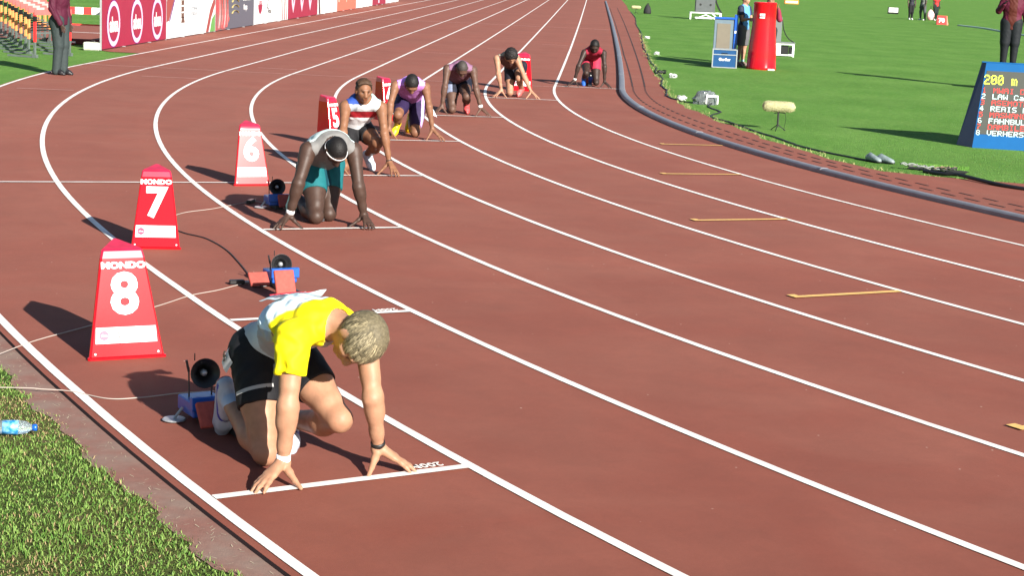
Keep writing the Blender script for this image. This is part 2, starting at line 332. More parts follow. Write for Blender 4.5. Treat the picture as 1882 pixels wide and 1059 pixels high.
# ------------------------------------------------------------------ near grass verge (bottom left)
def grass_patch():
    n = 115000
    s = rng.uniform(16.5, 25.0, n); d = 9.9+rng.power(1.0, n)*1.5
    keep = d > np.array([apron_out(q) for q in s])+.0+rng.normal(0, .012, n)
    s = s[keep]; d = d[keep]; n = len(s)
    base = np.array([P2(b, a, -.018) for a, b in zip(s, d)])
    cl = np.sin(base[:, 0]*9)+np.sin(base[:, 1]*7+2)+np.sin((base[:, 0]+base[:, 1])*17)*.7
    patch = np.sin(base[:, 0]*2.3+1.1)*np.sin(base[:, 1]*2.9+.4)+.3*np.sin(base[:, 0]*6.1)
    h = rng.uniform(.008, .023, n)*(1+.18*cl)*(1-.35*(patch > .55)); yaw_ = rng.uniform(0, 2*PI, n); lean = rng.uniform(.2, 1.25, n)
    ld = rng.uniform(0, 2*PI, n); wd = rng.uniform(.0012, .0026, n)
    dx = np.cos(yaw_)*wd; dy = np.sin(yaw_)*wd; lx = np.cos(ld)*lean*h; ly = np.sin(ld)*lean*h
    V = np.zeros((n, 5, 3)); 
    V[:, 0] = base+np.stack([-dx, -dy, 0*dx], 1); V[:, 1] = base+np.stack([dx, dy, 0*dx], 1)
    mid = base+np.stack([lx*.35, ly*.35, h*.62], 1)
    V[:, 2] = mid+np.stack([dx, dy, 0*dx], 1)*.8; V[:, 3] = mid-np.stack([dx, dy, 0*dx], 1)*.8
    V[:, 4] = base+np.stack([lx, ly, h*(1-.25*lean)], 1)
    o = np.arange(n)*5
    me = bpy.data.meshes.new('grass_blades'); me.vertices.add(5*n); me.vertices.foreach_set('co', V.ravel())
    loops = np.stack([o, o+1, o+2, o+3, o+3, o+2, o+4], 1).ravel(); me.loops.add(len(loops)); me.loops.foreach_set('vertex_index', loops)
    me.polygons.add(2*n); st = np.stack([np.arange(n)*7, np.arange(n)*7+4], 1).ravel(); me.polygons.foreach_set('loop_start', st)
    me.update(calc_edges=True)
    c1 = np.array([.055, .150, .018]); c2 = np.array([.21, .310, .075]); c3 = np.array([.30, .22, .11])
    t = rng.random(n)[:, None]; col = c1*(1-t)+c2*t
    dry = (rng.random(n) < .07+.38*(patch > .5))[:, None]; col = np.where(dry, c3*(.7+.5*rng.random((n, 1))), col)
    col = np.repeat(np.concatenate([col, np.ones((n, 1))], 1), 5, 0)
    ca = me.color_attributes.new('col', 'FLOAT_COLOR', 'POINT'); ca.data.foreach_set('color', col.ravel())
    me.materials.append(M_BLADE); link('grass_blades', me, kind='stuff')
M_BLADE = mat('grass blade', (1, 1, 1), .6, attr='col', spec=.25)
M_BLADE.node_tree.nodes['Principled BSDF'].inputs['Subsurface Weight'].default_value = 0
strip('grass_verge', apron_out, 13.5, -.018, M_SOIL, slist=SF, nd=6)
grass_patch()
def debris():
    n = 420; s = rng.uniform(16.5, 24.5, n); d = 9.82+np.abs(rng.normal(0, .09, n)); mb = MB()
    for a, b in zip(s, d):
        p = Vector(P2(b, a, -.0130)); t = rng.uniform(0, PI); l = rng.uniform(.004, .016); w_ = rng.uniform(.0006, .0013); v = Vector((math.cos(t), math.sin(t), 0)); q = Vector((-v.y, v.x, 0))
        mb.add([p-v*l-q*w_, p-v*l+q*w_, p+v*l+q*w_+Vector((0, 0, .003)), p+v*l-q*w_+Vector((0, 0, .003))], [(0, 1, 2, 3)])
    mb.build('dry_grass_clippings', mat('dry clippings', (.42, .36, .26), .9, .4, 40), kind='stuff')
debris()
# far tufts along the infield edge
def edge_tufts():
    mb = MB()
    for i in range(2600):
        s = rng.uniform(-30, 20); d = infield_edge(s)-abs(rng.normal(0, .06))+.01; p = Vector(P2(d, s, -.01))
        h = rng.uniform(.02, .05); a = rng.uniform(0, 2*PI); v = Vector((math.cos(a), math.sin(a), 0))*rng.uniform(.003, .008); l = Vector((rng.normal(0, .02), rng.normal(0, .02), h))
        mb.add([p-v, p+v, p+l], [(0, 1, 2)])
    mb.build('edge_grass', mat('edge grass', (.14, .22, .06), .9, .5, 30, col2=(.3, .28, .12), mixscale=6), kind='stuff')
edge_tufts()
strip('outfield_grass', lambda s: 9.802, 60, -.012, M_GRASS, slist=[s for s in SS if s < 15.2], nd=3)

# ------------------------------------------------------------------ figure modelling: bodies grown as one continuous surface
def V3(*a): return np.array(a, float)
def nrm(v): v = np.asarray(v, float); return v/(np.linalg.norm(v)+1e-12)
class Cone:      # tapered limb segment; sq=(axis, factor) flattens it along an axis; cut=[(point, normal)] trims it flat
    def __init__(s, a, b, ra, rb, sq=None, cut=()): s.a = V3(*a); s.b = V3(*b); s.ra = ra; s.rb = rb; s.sq = sq; s.cut = cut
    def bb(s, pad):
        r = max(s.ra, s.rb)+pad; return np.minimum(s.a, s.b)-r, np.maximum(s.a, s.b)+r
    def d(s, X, Y, Z):
        ab = s.b-s.a; L2 = ab@ab+1e-12; px, py, pz = X-s.a[0], Y-s.a[1], Z-s.a[2]
        t = np.clip((px*ab[0]+py*ab[1]+pz*ab[2])/L2, 0, 1); vx, vy, vz = px-t*ab[0], py-t*ab[1], pz-t*ab[2]
        q = vx*vx+vy*vy+vz*vz
        if s.sq is not None:
            w_, f = s.sq; w_ = nrm(w_); q = q+(1/f**2-1)*(vx*w_[0]+vy*w_[1]+vz*w_[2])**2
        r = np.sqrt(q)-(s.ra+(s.rb-s.ra)*t)
        for p, n in s.cut:
            n = nrm(n); r = np.maximum(r, (X-p[0])*n[0]+(Y-p[1])*n[1]+(Z-p[2])*n[2])
        return r
class Ell:       # ellipsoid with axes u,v,w and radii
    def __init__(s, c, ax, r, cut=()): s.c = V3(*c); s.ax = [nrm(a) for a in ax]; s.r = r; s.cut = cut
    def bb(s, pad): r = max(s.r)+pad; return s.c-r, s.c+r
    def d(s, X, Y, Z):
        px, py, pz = X-s.c[0], Y-s.c[1], Z-s.c[2]; k0 = 0; k1 = 0
        for a, r in zip(s.ax, s.r):
            q = px*a[0]+py*a[1]+pz*a[2]; k0 = k0+(q/r)**2; k1 = k1+(q/r/r)**2
        k0 = np.sqrt(k0); k1 = np.sqrt(k1)+1e-9; r = k0*(k0-1)/k1
        for p, n in s.cut:
            n = nrm(n); r = np.maximum(r, (X-p[0])*n[0]+(Y-p[1])*n[1]+(Z-p[2])*n[2])
        return r
class Grid:
    def __init__(s, prims, h, pad=.03):
        lo = np.min([p.bb(0)[0] for p in prims], 0)-pad; hi = np.max([p.bb(0)[1] for p in prims], 0)+pad
        s.lo = lo; s.h = h; s.n = np.ceil((hi-lo)/h).astype(int)+1
        s.ax = [(lo[i]+h*np.arange(s.n[i])).astype(np.float32) for i in range(3)]
    def sub(s, lo, hi):
        i0 = np.clip(np.floor((lo-s.lo)/s.h).astype(int), 0, s.n); i1 = np.clip(np.ceil((hi-s.lo)/s.h).astype(int)+1, 0, s.n)
        sl = tuple(slice(a, b) for a, b in zip(i0, i1)); return sl, s.ax[0][sl[0]][:, None, None], s.ax[1][sl[1]][None, :, None], s.ax[2][sl[2]][None, None, :]
    def union(s, prims, k):
        E = np.zeros(s.n, np.float32); pad = 5.5/k
        for p in prims:
            sl, X, Y, Z = s.sub(*p.bb(pad))
            if min(q.stop-q.start for q in sl) <= 0: continue
            E[sl] += np.exp(np.clip(-k*p.d(X, Y, Z), -20, 25)).astype(np.float32)
        return -np.log(np.maximum(E, 3e-3))/k
    def carve(s, D, p, r=0.):
        sl, X, Y, Z = s.sub(*p.bb(.05)); D[sl] = np.maximum(D[sl], -(p.d(X, Y, Z))+r)
    def halfspace(s, D, p, n):
        n = nrm(n); X, Y, Z = s.ax[0][:, None, None], s.ax[1][None, :, None], s.ax[2][None, None, :]
        np.maximum(D, ((X-p[0])*n[0]+(Y-p[1])*n[1]+(Z-p[2])*n[2]).astype(np.float32), out=D)
def smin(a, b, k): h = np.clip(.5+.5*(b-a)/k, 0, 1); return (b*(1-h)+a*h-k*h*(1-h)).astype(np.float32)
def nets(D, lo, h):
    S = D < 0; c = np.zeros(np.array(D.shape)-1, np.uint8)
    for i in (0, 1):
        for j in (0, 1):
            for k in (0, 1): c += S[i:S.shape[0]-1+i, j:S.shape[1]-1+j, k:S.shape[2]-1+k]
    act = (c > 0) & (c < 8); I, J, K = np.nonzero(act); idx = np.full(act.shape, -1, np.int32); idx[I, J, K] = np.arange(len(I))
    acc = np.zeros((len(I), 3)); cnt = np.zeros(len(I)); cor = [(i, j, k) for i in (0, 1) for j in (0, 1) for k in (0, 1)]
    val = {q: D[I+q[0], J+q[1], K+q[2]] for q in cor}
    for a in cor:
        for ax in range(3):
            if a[ax]: continue
            b = list(a); b[ax] = 1; b = tuple(b); va, vb = val[a], val[b]; m = (va < 0) != (vb < 0); t = va/(va-vb+1e-20)
            for q in range(3): acc[:, q] += np.where(m, a[q]+(t if q == ax else 0), 0)
            cnt += m
    P = (np.stack([I, J, K], 1)+acc/cnt[:, None])*h+lo; F = []
    for ax in range(3):
        sa = [slice(None)]*3; sb = [slice(None)]*3; sa[ax] = slice(0, -1); sb[ax] = slice(1, None); A = S[tuple(sa)]; B = S[tuple(sb)]
        e = np.nonzero(A != B); u, v = [(1, 2), (2, 0), (0, 1)][ax]; ok = (e[u] > 0) & (e[v] > 0) & (e[u] < D.shape[u]-1) & (e[v] < D.shape[v]-1); e = [q[ok] for q in e]; ins = A[tuple(e)]
        def g(du, dv): q = [x.copy() for x in e]; q[u] = q[u]+du; q[v] = q[v]+dv; return idx[tuple(q)]
        q = np.stack([g(-1, -1), g(0, -1), g(0, 0), g(-1, 0)], 1); q[~ins] = q[~ins][:, ::-1]; F.append(q)
    return P, np.concatenate(F)
def mesh_np(name, P, F, mt, parent, col=None, **tags):
    me = bpy.data.meshes.new(name); me.vertices.add(len(P)); me.vertices.foreach_set('co', P.astype(np.float32).ravel())
    me.loops.add(F.size); me.loops.foreach_set('vertex_index', F.astype(np.int32).ravel()); me.polygons.add(len(F)); me.polygons.foreach_set('loop_start', (np.arange(len(F))*4).astype(np.int32))
    me.update(calc_edges=True); me.validate(); me.polygons.foreach_set('use_smooth', [True]*len(me.polygons))
    if col is not None:
        if col.shape[1] == 3: col = np.concatenate([col, np.ones((len(col), 1))], 1)
        ca = me.color_attributes.new('col', 'FLOAT_COLOR', 'POINT'); ca.data.foreach_set('color', col.astype(np.float32).ravel())
    me.materials.append(mt); return link(name, me, parent, **tags)
def relax(P, F, it=1):
    for _ in range(it):
        A = np.zeros_like(P); C = np.zeros(len(P))
        for i in range(4):
            for j in ((i+1) % 4, (i-1) % 4): np.add.at(A, F[:, i], P[F[:, j]]); np.add.at(C, F[:, i], 1)
        P = P*.5+.5*A/np.maximum(C, 1)[:, None]
    return P

M_SKIN = mat('skin', (1, 1, 1), .52, var=.13, scale=22, bump=.0018, bscale=26, attr='col', spec=.3)
M_SKIN.node_tree.nodes['Principled BSDF'].inputs['Subsurface Weight'].default_value = .04
M_SKIN.node_tree.nodes['Principled BSDF'].inputs['Subsurface Radius'].default_value = (.01, .004, .002)
M_CLOTH = mat('sports fabric', (1, 1, 1), .7, var=.05, scale=20, bump=.004, bscale=22, attr='col', spec=.25)
M_SHOE = mat('shoe upper', (1, 1, 1), .45, var=.06, scale=30, bump=.001, bscale=120, attr='col')
M_HAIR = mat('hair', (1, 1, 1), .6, var=.3, scale=90, bump=.004, bscale=110, attr='col', spec=.3)
F_ = V3(1, 0, 0); L_ = V3(0, 1, 0); U_ = V3(0, 0, 1)
def toward(a, b, t): return V3(*a)+(V3(*b)-V3(*a))*t
def body_sets(J, o):
    """primitives of the torso, arms, legs for the joints J"""
    s = o.get('bulk', 1.); w_ = o.get('waist', 1.)
    pel, ch, nb, hd = (V3(*J[k]) for k in ('pel', 'chest', 'neckb', 'head'))
    lat = nrm(V3(*J['shL'])-V3(*J['shR'])); latp = nrm(V3(*J['hipL'])-V3(*J['hipR']))
    d1 = nrm(np.cross(latp, ch-pel)); d2 = nrm(np.cross(lat, nb-ch)); wst = toward(pel, ch, .45)
    dors = -d1 if (-d1)@U_ > 0 else d1
    T = []
    T.append(Cone(pel-latp*.055, pel+latp*.055, .098*s, .098*s, (d1, .92)))
    T.append(Cone(pel, wst, .14*s, .122*s*w_, (d1, .72))); T.append(Cone(wst, ch, .122*s*w_, .15*s, (d1, .70)))
    T.append(Cone(ch, toward(ch, nb, .72), .152*s, .135*s, (d2, .72)))
    for sh, sg in ((J['shR'], -1), (J['shL'], 1)):
        sh = V3(*sh); T.append(Cone(nb-(nb-ch)*.12, toward(nb, sh, .86), .05*s, .047*s)); T.append(Cone(toward(nb, hd, .25), toward(nb, sh, .8), .034*s, .036*s))
        T.append(Cone(toward(ch, sh, .25)+lat*sg*.055, toward(ch, sh, .85), .075*s, .05*s))
    for hp in ('hipR', 'hipL'):
        h = V3(*J[hp]); T.append(Ell(h+dors*.035-nrm(ch-pel)*.04, (latp, d1, nrm(ch-pel)), (.085*s, .10*s, .11*s)))
    A = []; s0 = s; s = s0*o.get('arm', 1.17)
    for q, sg in (('R', -1), ('L', 1)):
        sh, el, wr = (V3(*J[k+q]) for k in ('sh', 'el', 'wr')); fo = nrm(wr-sh+1e-6); ax = nrm(el-sh)
        fr = F_-ax*(F_@ax); fr = nrm(fr)
        A.append(Cone(sh+lat*sg*.004, toward(sh, el, .25), .050*s0*o.get('arm', 1.17)**.5+.001, .041*s)); A.append(Cone(sh, el, .038*s, .029*s))
        A.append(Cone(toward(sh, el, .3)+fr*.012, toward(sh, el, .72)+fr*.010, .029*s, .027*s)); A.append(Cone(toward(sh, el, .2)-fr*.014, toward(sh, el, .70)-fr*.012, .029*s, .023*s))
        A.append(Cone(el, toward(el, wr, .22), .027*s, .0295*s)); A.append(Cone(toward(el, wr, .20), toward(el, wr, .7), .0295*s, .0225*s)); A.append(Cone(toward(el, wr, .66), wr, .0225*s, .0190*s**.4*s0**.6, (F_, .85)))
        A.append(Cone(toward(sh, el, .93)+L_*sg*.010, toward(el, wr, .30)+L_*sg*.012, .022*s, .024*s)); A.append(Cone(toward(el, wr, .05)-L_*sg*.010+fr*.01, toward(el, wr, .38)-L_*sg*.008+fr*.006, .022*s, .021*s)); A.append(Cone(el-fr*.014, el-fr*.012+U_*.01, .022*s, .02*s)); A.append(Cone(wr-L_*sg*.012, wr+L_*sg*.012, .017*s, .017*s))
    for q, sg in (('R', -1), ('L', 1)):
        el, wr = V3(*J['el'+q]), V3(*J['wr'+q]); A.append(Cone(el-L_*.015, el+L_*.015, .0215*s, .0215*s)) if not o.get('stand') else None
        if not o.get('stand'): A.append(Cone(toward(el, wr, .5)+F_*.016, toward(el, wr, .97)+F_*.014, .0085, .008))
    G = []; s = s0*o.get('leg', 1.07)
    for q, sg in (('R', -1), ('L', 1)):
        hp, kn, an = (V3(*J[k+q]) for k in ('hip', 'kn', 'an')); th = nrm(kn-hp); sn = nrm(an-kn)
        fr = -sn-th*(-sn@th); fr = -nrm(fr) if np.linalg.norm(fr) > .05 else F_
        if fr@(F_+U_*.3) < 0 and not o.get('stand'): fr = -fr
        G.append(Cone(hp, toward(hp, kn, .5), .090*s, .074*s)); G.append(Cone(toward(hp, kn, .45), kn, .074*s, .047*s))
        G.append(Cone(toward(hp, kn, .25)+fr*.02, toward(hp, kn, .75)+fr*.014, .068*s, .052*s)); G.append(Cone(toward(hp, kn, .3)-fr*.02, toward(hp, kn, .85)-fr*.01, .062*s, .042*s))
        G.append(Ell(kn+fr*.006, (F_, L_, U_), (.047*s, .045*s, .048*s)))
        bk = nrm(-fr-sn*(-fr@sn)) if not o.get('stand') else -F_
        bk = nrm(bk+th*.0); G.append(Cone(kn, toward(kn, an, .35)+bk*.014, .046*s, .052*s)); G.append(Cone(toward(kn, an, .32)+bk*.014, an, .052*s, .031*s)); G.append(Cone(kn, an, .036*s, .03*s))
    return T, A, G, (lat, latp, d1, d2, dors)
def hand_prims(J, q, o):
    """a hand standing on fingers and thumb behind the line, or hanging loose"""
    sg = -1 if q == 'R' else 1; wr, el = V3(*J['wr'+q]), V3(*J['el'+q]); P = []
    mode = o.get('hand'+q, 'line'); hz = o.get('handsize'+q, o.get('handsize', 1.1)); fr_ = o.get('finger_gap', 1.)
    if mode == 'line':
        an = o.get('fan'+q, 0.); kn = []
        for i, (ang, l) in enumerate([(34, .145), (47, .160), (59, .152), (72, .128)]):
            a = math.radians(53+(ang-53)*fr_+an); l = l*hz; dr = V3(math.cos(a), sg*math.sin(a), 0); k = wr+dr*.068*hz; k[2] = wr[2]*.66
            p1 = wr+dr*(.068*hz+(l-.068*hz)*.45); p1[2] = wr[2]*.42+.004; tp = wr+dr*l; tp[2] = .009; p2 = toward(p1, tp, .55)+U_*.004
            P.append(Cone(toward(el, wr, .97), k, .0215, .0145)); P += [Cone(k, p1, .0115, .0098), Cone(p1, p2, .0098, .0088), Cone(p2, tp, .0088, .0072)]
        a = math.radians(o.get('thumb'+q, -45)); dr = V3(math.cos(a), sg*math.sin(a), 0); m = wr+dr*.045; m[2] = wr[2]*.66; m2 = wr+dr*.082; m2[2] = wr[2]*.36; tp = wr+dr*.122; tp[2] = .010
        P += [Cone(wr, m, .02, .0165), Cone(m, m2, .0165, .0115), Cone(m2, tp, .0115, .0095)]
    else:
        ax = nrm(wr-el); side = nrm(V3(*o.get('palmside'+q, (1, 0, 0)))); pl = nrm(np.cross(ax, side)); kc = wr+ax*.085
        P.append(Cone(wr, kc, .024, .037, (pl, .42)))
        for i, (of, l) in enumerate([(.028, .075), (.01, .085), (-.009, .08), (-.027, .063)]):
            k = wr+ax*.09+side*of; m = k+ax*l*.5+pl*.012*o.get('curl', 1); P += [Cone(k, m, .0095, .0085), Cone(m, m+ax*l*.4+pl*.025*o.get('curl', 1), .0085, .007)]
        t0 = wr+ax*.03+side*.025; t1 = t0+ax*.035+side*.022; P += [Cone(wr+ax*.01, t0, .018, .014), Cone(t0, t1, .013, .0105), Cone(t1, t1+ax*.032+side*.004, .0105, .008)]
    return P
def head_prims(J, o):
    C = V3(*J['head']); fc = nrm(V3(*o['face'])); cr = V3(*o['crown']); cr = nrm(cr-fc*(cr@fc)); sd = nrm(np.cross(cr, fc)); k = o.get('hs', 1.)
    P = [Ell(C-fc*.012*k+cr*.012*k, (sd, fc, cr), (.0765*k, .096*k, .094*k)), Ell(C+fc*.03*k-cr*.03*k, (sd, fc, cr), (.064*k, .062*k, .08*k)),
         Cone(C+fc*.035*k-cr*.085*k, C+fc*.068*k-cr*.098*k, .040*k, .024*k, (fc, .9))]
    D = [Cone(C+fc*.088*k-cr*.005*k, C+fc*.108*k-cr*.042*k, .010*k, .0135*k), Cone(C+fc*.096*k-cr*.045*k-sd*.011*k, C+fc*.096*k-cr*.045*k+sd*.011*k, .0085*k, .0085*k),
         Cone(C+fc*.083*k+cr*.018*k-sd*.032*k, C+fc*.083*k+cr*.018*k+sd*.032*k, .011*k, .011*k),
         Cone(C+fc*.089*k-cr*.066*k-sd*.017*k, C+fc*.089*k-cr*.066*k+sd*.017*k, .0075*k, .0075*k), Cone(C+fc*.086*k-cr*.077*k-sd*.013*k, C+fc*.086*k-cr*.077*k+sd*.013*k, .008*k, .008*k)]
    for g in (-1, 1):
        D.append(Cone(C+fc*.062*k-cr*.022*k+sd*g*.045*k, C+fc*.05*k-cr*.03*k+sd*g*.056*k, .018*k, .014*k))
        D.append(Ell(C-fc*.006*k-cr*.014*k+sd*g*.084*k, (nrm(sd*g+fc*.35), nrm(fc-sd*g*.35), cr), (.0085*k, .019*k, .032*k)))
    N_ = [Cone(toward(J['neckb'], J['chest'], .1), C-cr*.055*k-fc*.018*k, .060*k, .054*k)]
    return P, D, N_, (C, fc, cr, sd, k)
def make_person(name, label, J, o, loc, rz, h, group=None):
    root = thing(name, label, 'person', loc, rz, group)
    T, A, G, ax = body_sets(J, o); lat, latp, d1, d2, dors = ax; hp, hdt, nk, HF = head_prims(J, o); C, fc, cr, sd_, hk = HF
    hands = hand_prims(J, 'R', o)+hand_prims(J, 'L', o)
    allp = T+A+G+hands+hp+nk; gr = Grid(allp, h, .03)
    D = gr.union(T+A+G+nk, 130.); D = smin(D, gr.union(hp+hdt, 150.), .018); D = smin(D, gr.union(hands, 330.), .012)
    for g in (-1, 1): 
        e = C+fc*.087*hk-cr*.006*hk+sd_*g*.031*hk; gr.carve(D, Ell(e, (sd_, fc, cr), (.016*hk, .010*hk, .009*hk)))
    if not o.get('stand'):
        for q in 'RL':
            e = V3(*J['el'+q])+F_*.040*o.get('arm', 1.17)
            for dz in (-.012, .014): gr.carve(D, Cone(e-L_*.02+U_*dz, e+L_*.018+U_*(dz+.008), .0045, .0045))
    P, Fc = nets(D, gr.lo, gr.h); P = relax(P, Fc, 1)
    sk_ = np.array(o['skin'])*np.array([.88, .83, .80]); col = np.repeat(sk_[None], len(P), 0)
    def near(p, r): return np.clip(1.5-np.linalg.norm(P-p, axis=1)/r, 0, 1)[:, None]
    for g in (-1, 1):
        col = col*(1-near(C+fc*.085*hk-cr*.006*hk+sd_*g*.031*hk, .012)*.75); col = col*(1-near(C+fc*.098*hk+cr*.016*hk+sd_*g*.03*hk, .012)*.6)
    lp = near(C+fc*.095*hk-cr*.071*hk, .016); col = col*(1-lp*np.array([.15, .4, .4]))
    for q in 'RL':
        kn = V3(*J['kn'+q]); col = col*(1-near(kn, .05)*.10*np.array([.4, 1, 1])); wr = V3(*J['wr'+q])
    mesh_np('body', P, Fc, M_SKIN, root, col)
    # ---- shorts or trousers
    def garment(nm, prims, k, colf, cuts=(), carves=(), wr=.0, mt=M_CLOTH, hh=None, label=None):
        g2 = Grid(prims, hh or h, .03); D2 = g2.union(prims, k)
        for p, n in cuts: g2.halfspace(D2, p, n)
        for c in carves: g2.carve(D2, c)
        Pp, Ff = nets(D2, g2.lo, g2.h)
        if len(Ff) == 0: return None
        Pp = relax(Pp, Ff, 1)
        if wr:
            q = Pp; nz = np.sin(q[:, 0]*61+2*np.sin(q[:, 1]*37))*np.sin(q[:, 2]*43+1.5*np.sin(q[:, 0]*29))+.6*np.sin(q[:, 1]*83+2*np.sin(q[:, 2]*51))
            fold = np.sin(q[:, 0]*70+q[:, 1]*38+5*np.sin(q[:, 1]*9+q[:, 2]*14)+3*np.sin(q[:, 0]*13)); fold = np.sign(fold)*np.abs(fold)**.6*np.clip(np.sin(q[:, 0]*11+q[:, 2]*17+1)+.4, 0, 1)
            cen = Pp.mean(0); Pp = Pp+ ((nz*.6+fold*.9)*wr)[:, None]*nrm_rows(Pp-cen)
        return mesh_np(nm, Pp, Ff, mt, root, colf(Pp), label=label)
    pel, ch, nb = (V3(*J[k]) for k in ('pel', 'chest', 'neckb')); spine = nrm(ch-pel)
    infl = lambda ps, t, cut=(): [Cone(p.a, p.b, p.ra+t, p.rb+t, p.sq, tuple(p.cut)+tuple(cut)) if isinstance(p, Cone) else Ell(p.c, p.ax, tuple(r+t for r in p.r), tuple(p.cut)+tuple(cut)) for p in ps]
    t = o.get('fit', .009); fl = o.get('short_len', .55)
    top = toward(pel, ch, o.get('waist_at', .28))
    pr = infl([T[0]]+T[1:2]+[p for p in T if isinstance(p, Ell)], t, [(top, spine)])
    for qi, q in enumerate('RL'):
        hpj, kn, an = V3(*J['hip'+q]), V3(*J['kn'+q]), V3(*J['an'+q]); th = nrm(kn-hpj)
        if o.get('trousers'):
            bk_ = o.get('bulk', 1.)*o.get('leg', 1.07)/1.07; pr += [Cone(hpj, kn, .122*bk_, .088*bk_), Cone(kn, an+nrm(an-kn)*.03, .080*bk_, o.get('cuff', .066))]
        else:
            e = toward(hpj, kn, fl); seg = G[qi*8:qi*8+4]; pr += infl(seg, t+o.get('loose', 0), [(e, th)])
    garment(o.get('bottom_name', 'shorts'), pr, 110., o['bottom_col'], wr=.0016)
    # ---- top
    tt = o.get('top_fit', .010); hem = toward(pel, ch, o.get('hem_at', .12)); pr = infl([p for p in T if isinstance(p, Cone)], tt, [(hem, -spine)])
    car = [Cone(toward(nb, C, -.25), C-cr*.02, o.get('neck_r', .078), .085)]
    if o.get('sleeves'):
        for qi, q in enumerate('RL'):
            shj, el = V3(*J['sh'+q]), V3(*J['el'+q]); 
            if o['sleeves'] == 'long':
                pr += [Cone(shj, el, .072, .062), Cone(el, V3(*J['wr'+q]), .06, .045)]
            else:
                e = toward(shj, el, o.get('sleeve_t', (.56, .56))[qi]); axs = nrm(el-shj); pr += infl(A[qi*11:qi*11+4], tt+.004, [(e, axs)]); pr += [Cone(toward(shj, el, .2), toward(shj, el, .7), .052, .058, None, ((e, axs),))]
    else:
        for qi, q in enumerate('RL'):
            shj = V3(*J['sh'+q]); sg = -1 if q == 'R' else 1; o2 = shj+lat*sg*.03; car.append(Cone(o2-lat*sg*.005, o2+lat*sg*.1, .072, .09))
    if o.get('skirt'): pr.append(Cone(toward(pel, ch, .1), pel-spine*o['skirt'], .155, .165, (d1, .78), ((pel-spine*o['skirt'], -spine),))); pr = [p for p in pr]
    if o.get('skirt'):
        pr = [Cone(p.a, p.b, p.ra, p.rb, p.sq, tuple(c for c in p.cut if np.linalg.norm(V3(*c[0])-hem) > 1e-6)) for p in pr]
    garment(o.get('top_name', 'singlet'), pr, 110., o['top_col'], carves=car, wr=o.get('wr', .0024 if not o.get('sleeves') else .0046))
    # ---- shoes
    for q in 'RL':
        an, to = V3(*J['an'+q]), V3(*J['to'+q]); ft = nrm(to-an); kn = V3(*J['kn'+q]); side = L_
        sn = nrm(kn-an); nup = nrm(np.cross(side, ft)); nup = nup if nup@sn > 0 else -nup
        heel = an-nup*.045-ft*.035; ball = to-ft*.03; toe = to+ft*.015
        low = -nup; prs = [Cone(heel, ball, .037, .043, (nup, .85)), Cone(ball, toe, .042, .032, (nup, .7)), Cone(an-nup*.01, heel, .043, .038), Cone(an-nup*.0+sn*.01, toward(an, to, .45)+nup*.005, .042, .036),
             Cone(heel+low*.026, ball+low*.022, .036, .044, (nup, .35)), Cone(ball+low*.022, toe+low*.012, .044, .034, (nup, .35))]
        scol = o['shoe_col'] if not isinstance(o['shoe_col'], dict) else o['shoe_col'][q]
        def cf(Pp, heel=heel, nup=nup, ft=ft, scol=scol): return scol((Pp-heel)@ft, (Pp-heel)@nup, (Pp-heel)@side)
        garment('shoe', prs, 170., cf, mt=M_SHOE, hh=min(h, .006))
        if o.get('sock'): garment('sock', [Cone(toward(an, kn, -.05), toward(an, kn, .22), .043, .041, None, ((toward(an, kn, .2), sn),))], 90., lambda Pp: np.repeat(np.array([o['sock']]), len(Pp), 0))
    # ---- hair
    if o.get('hair'):
        hc = o['hair']; ht = hc.get('t', .006); bl = hc.get('back', .35); pl = C+fc*hc.get('fx', .045)*hk+cr*hc.get('fz', .03)*hk
        pn = nrm(fc*1.0-cr*hc.get('slope', .62)); prs = [Ell(C-fc*.012*hk+cr*.012*hk, (sd_, fc, cr), (.0765*hk+ht, .096*hk+ht, .094*hk+ht), ((pl, pn), (C-cr*hc.get('low', .045)*hk, -cr)))]
        g2 = Grid(prs, min(h, .006), .03); D2 = g2.union(prs, 200.)
        for g in (-1, 1): g2.carve(D2, Ell(C-fc*.0-cr*.02*hk+sd_*g*.08*hk, (sd_, fc, cr), (.03, .022*hk, .04*hk)))
        Pp, Ff = nets(D2, g2.lo, g2.h); Pp = relax(Pp, Ff, 1); am = hc.get('bump', .0); fq = hc.get('freq', 160)
        if am:
            nz = np.sin(Pp[:, 0]*fq+2*np.sin(Pp[:, 1]*fq*.6))*np.sin(Pp[:, 1]*fq*1.1+1)*np.sin(Pp[:, 2]*fq*.9+2*np.sin(Pp[:, 0]*fq*.5)); Pp = Pp+nrm_rows(Pp-C)*(nz*am)[:, None]
        mesh_np('hair', Pp, Ff, M_HAIR, root, np.repeat(np.array([hc['col']]), len(Pp), 0))
    return root, HF, ax
def nrm_rows(v): return v/(np.linalg.norm(v, axis=1)[:, None]+1e-9)
def const(*c): return lambda P, *a: np.repeat(np.array([c], float), len(P), 0)
def band(root, J, q, t, r, wdt, mt, name='wristband', label=None):
    el, wr = Vector(J['el'+q]), Vector(J['wr'+q]); c = el.lerp(wr, t); ax = (wr-el).normalized(); mb = MB()
    prof = [(r, -wdt/2), (r+.003, -wdt/2), (r+.004, 0), (r+.003, wdt/2), (r, wdt/2)]; mb.lathe(prof, c, ax, 20, cap=False); mb.build(name, mt, root, smooth=True, label=label)
M_WB = mat('white wristband', (.8, .8, .8), .8); M_BB = mat('black watch strap', (.01, .01, .01), .5)
def place(n): 
    p, a = lane_frame(n); return p, a-PI/2

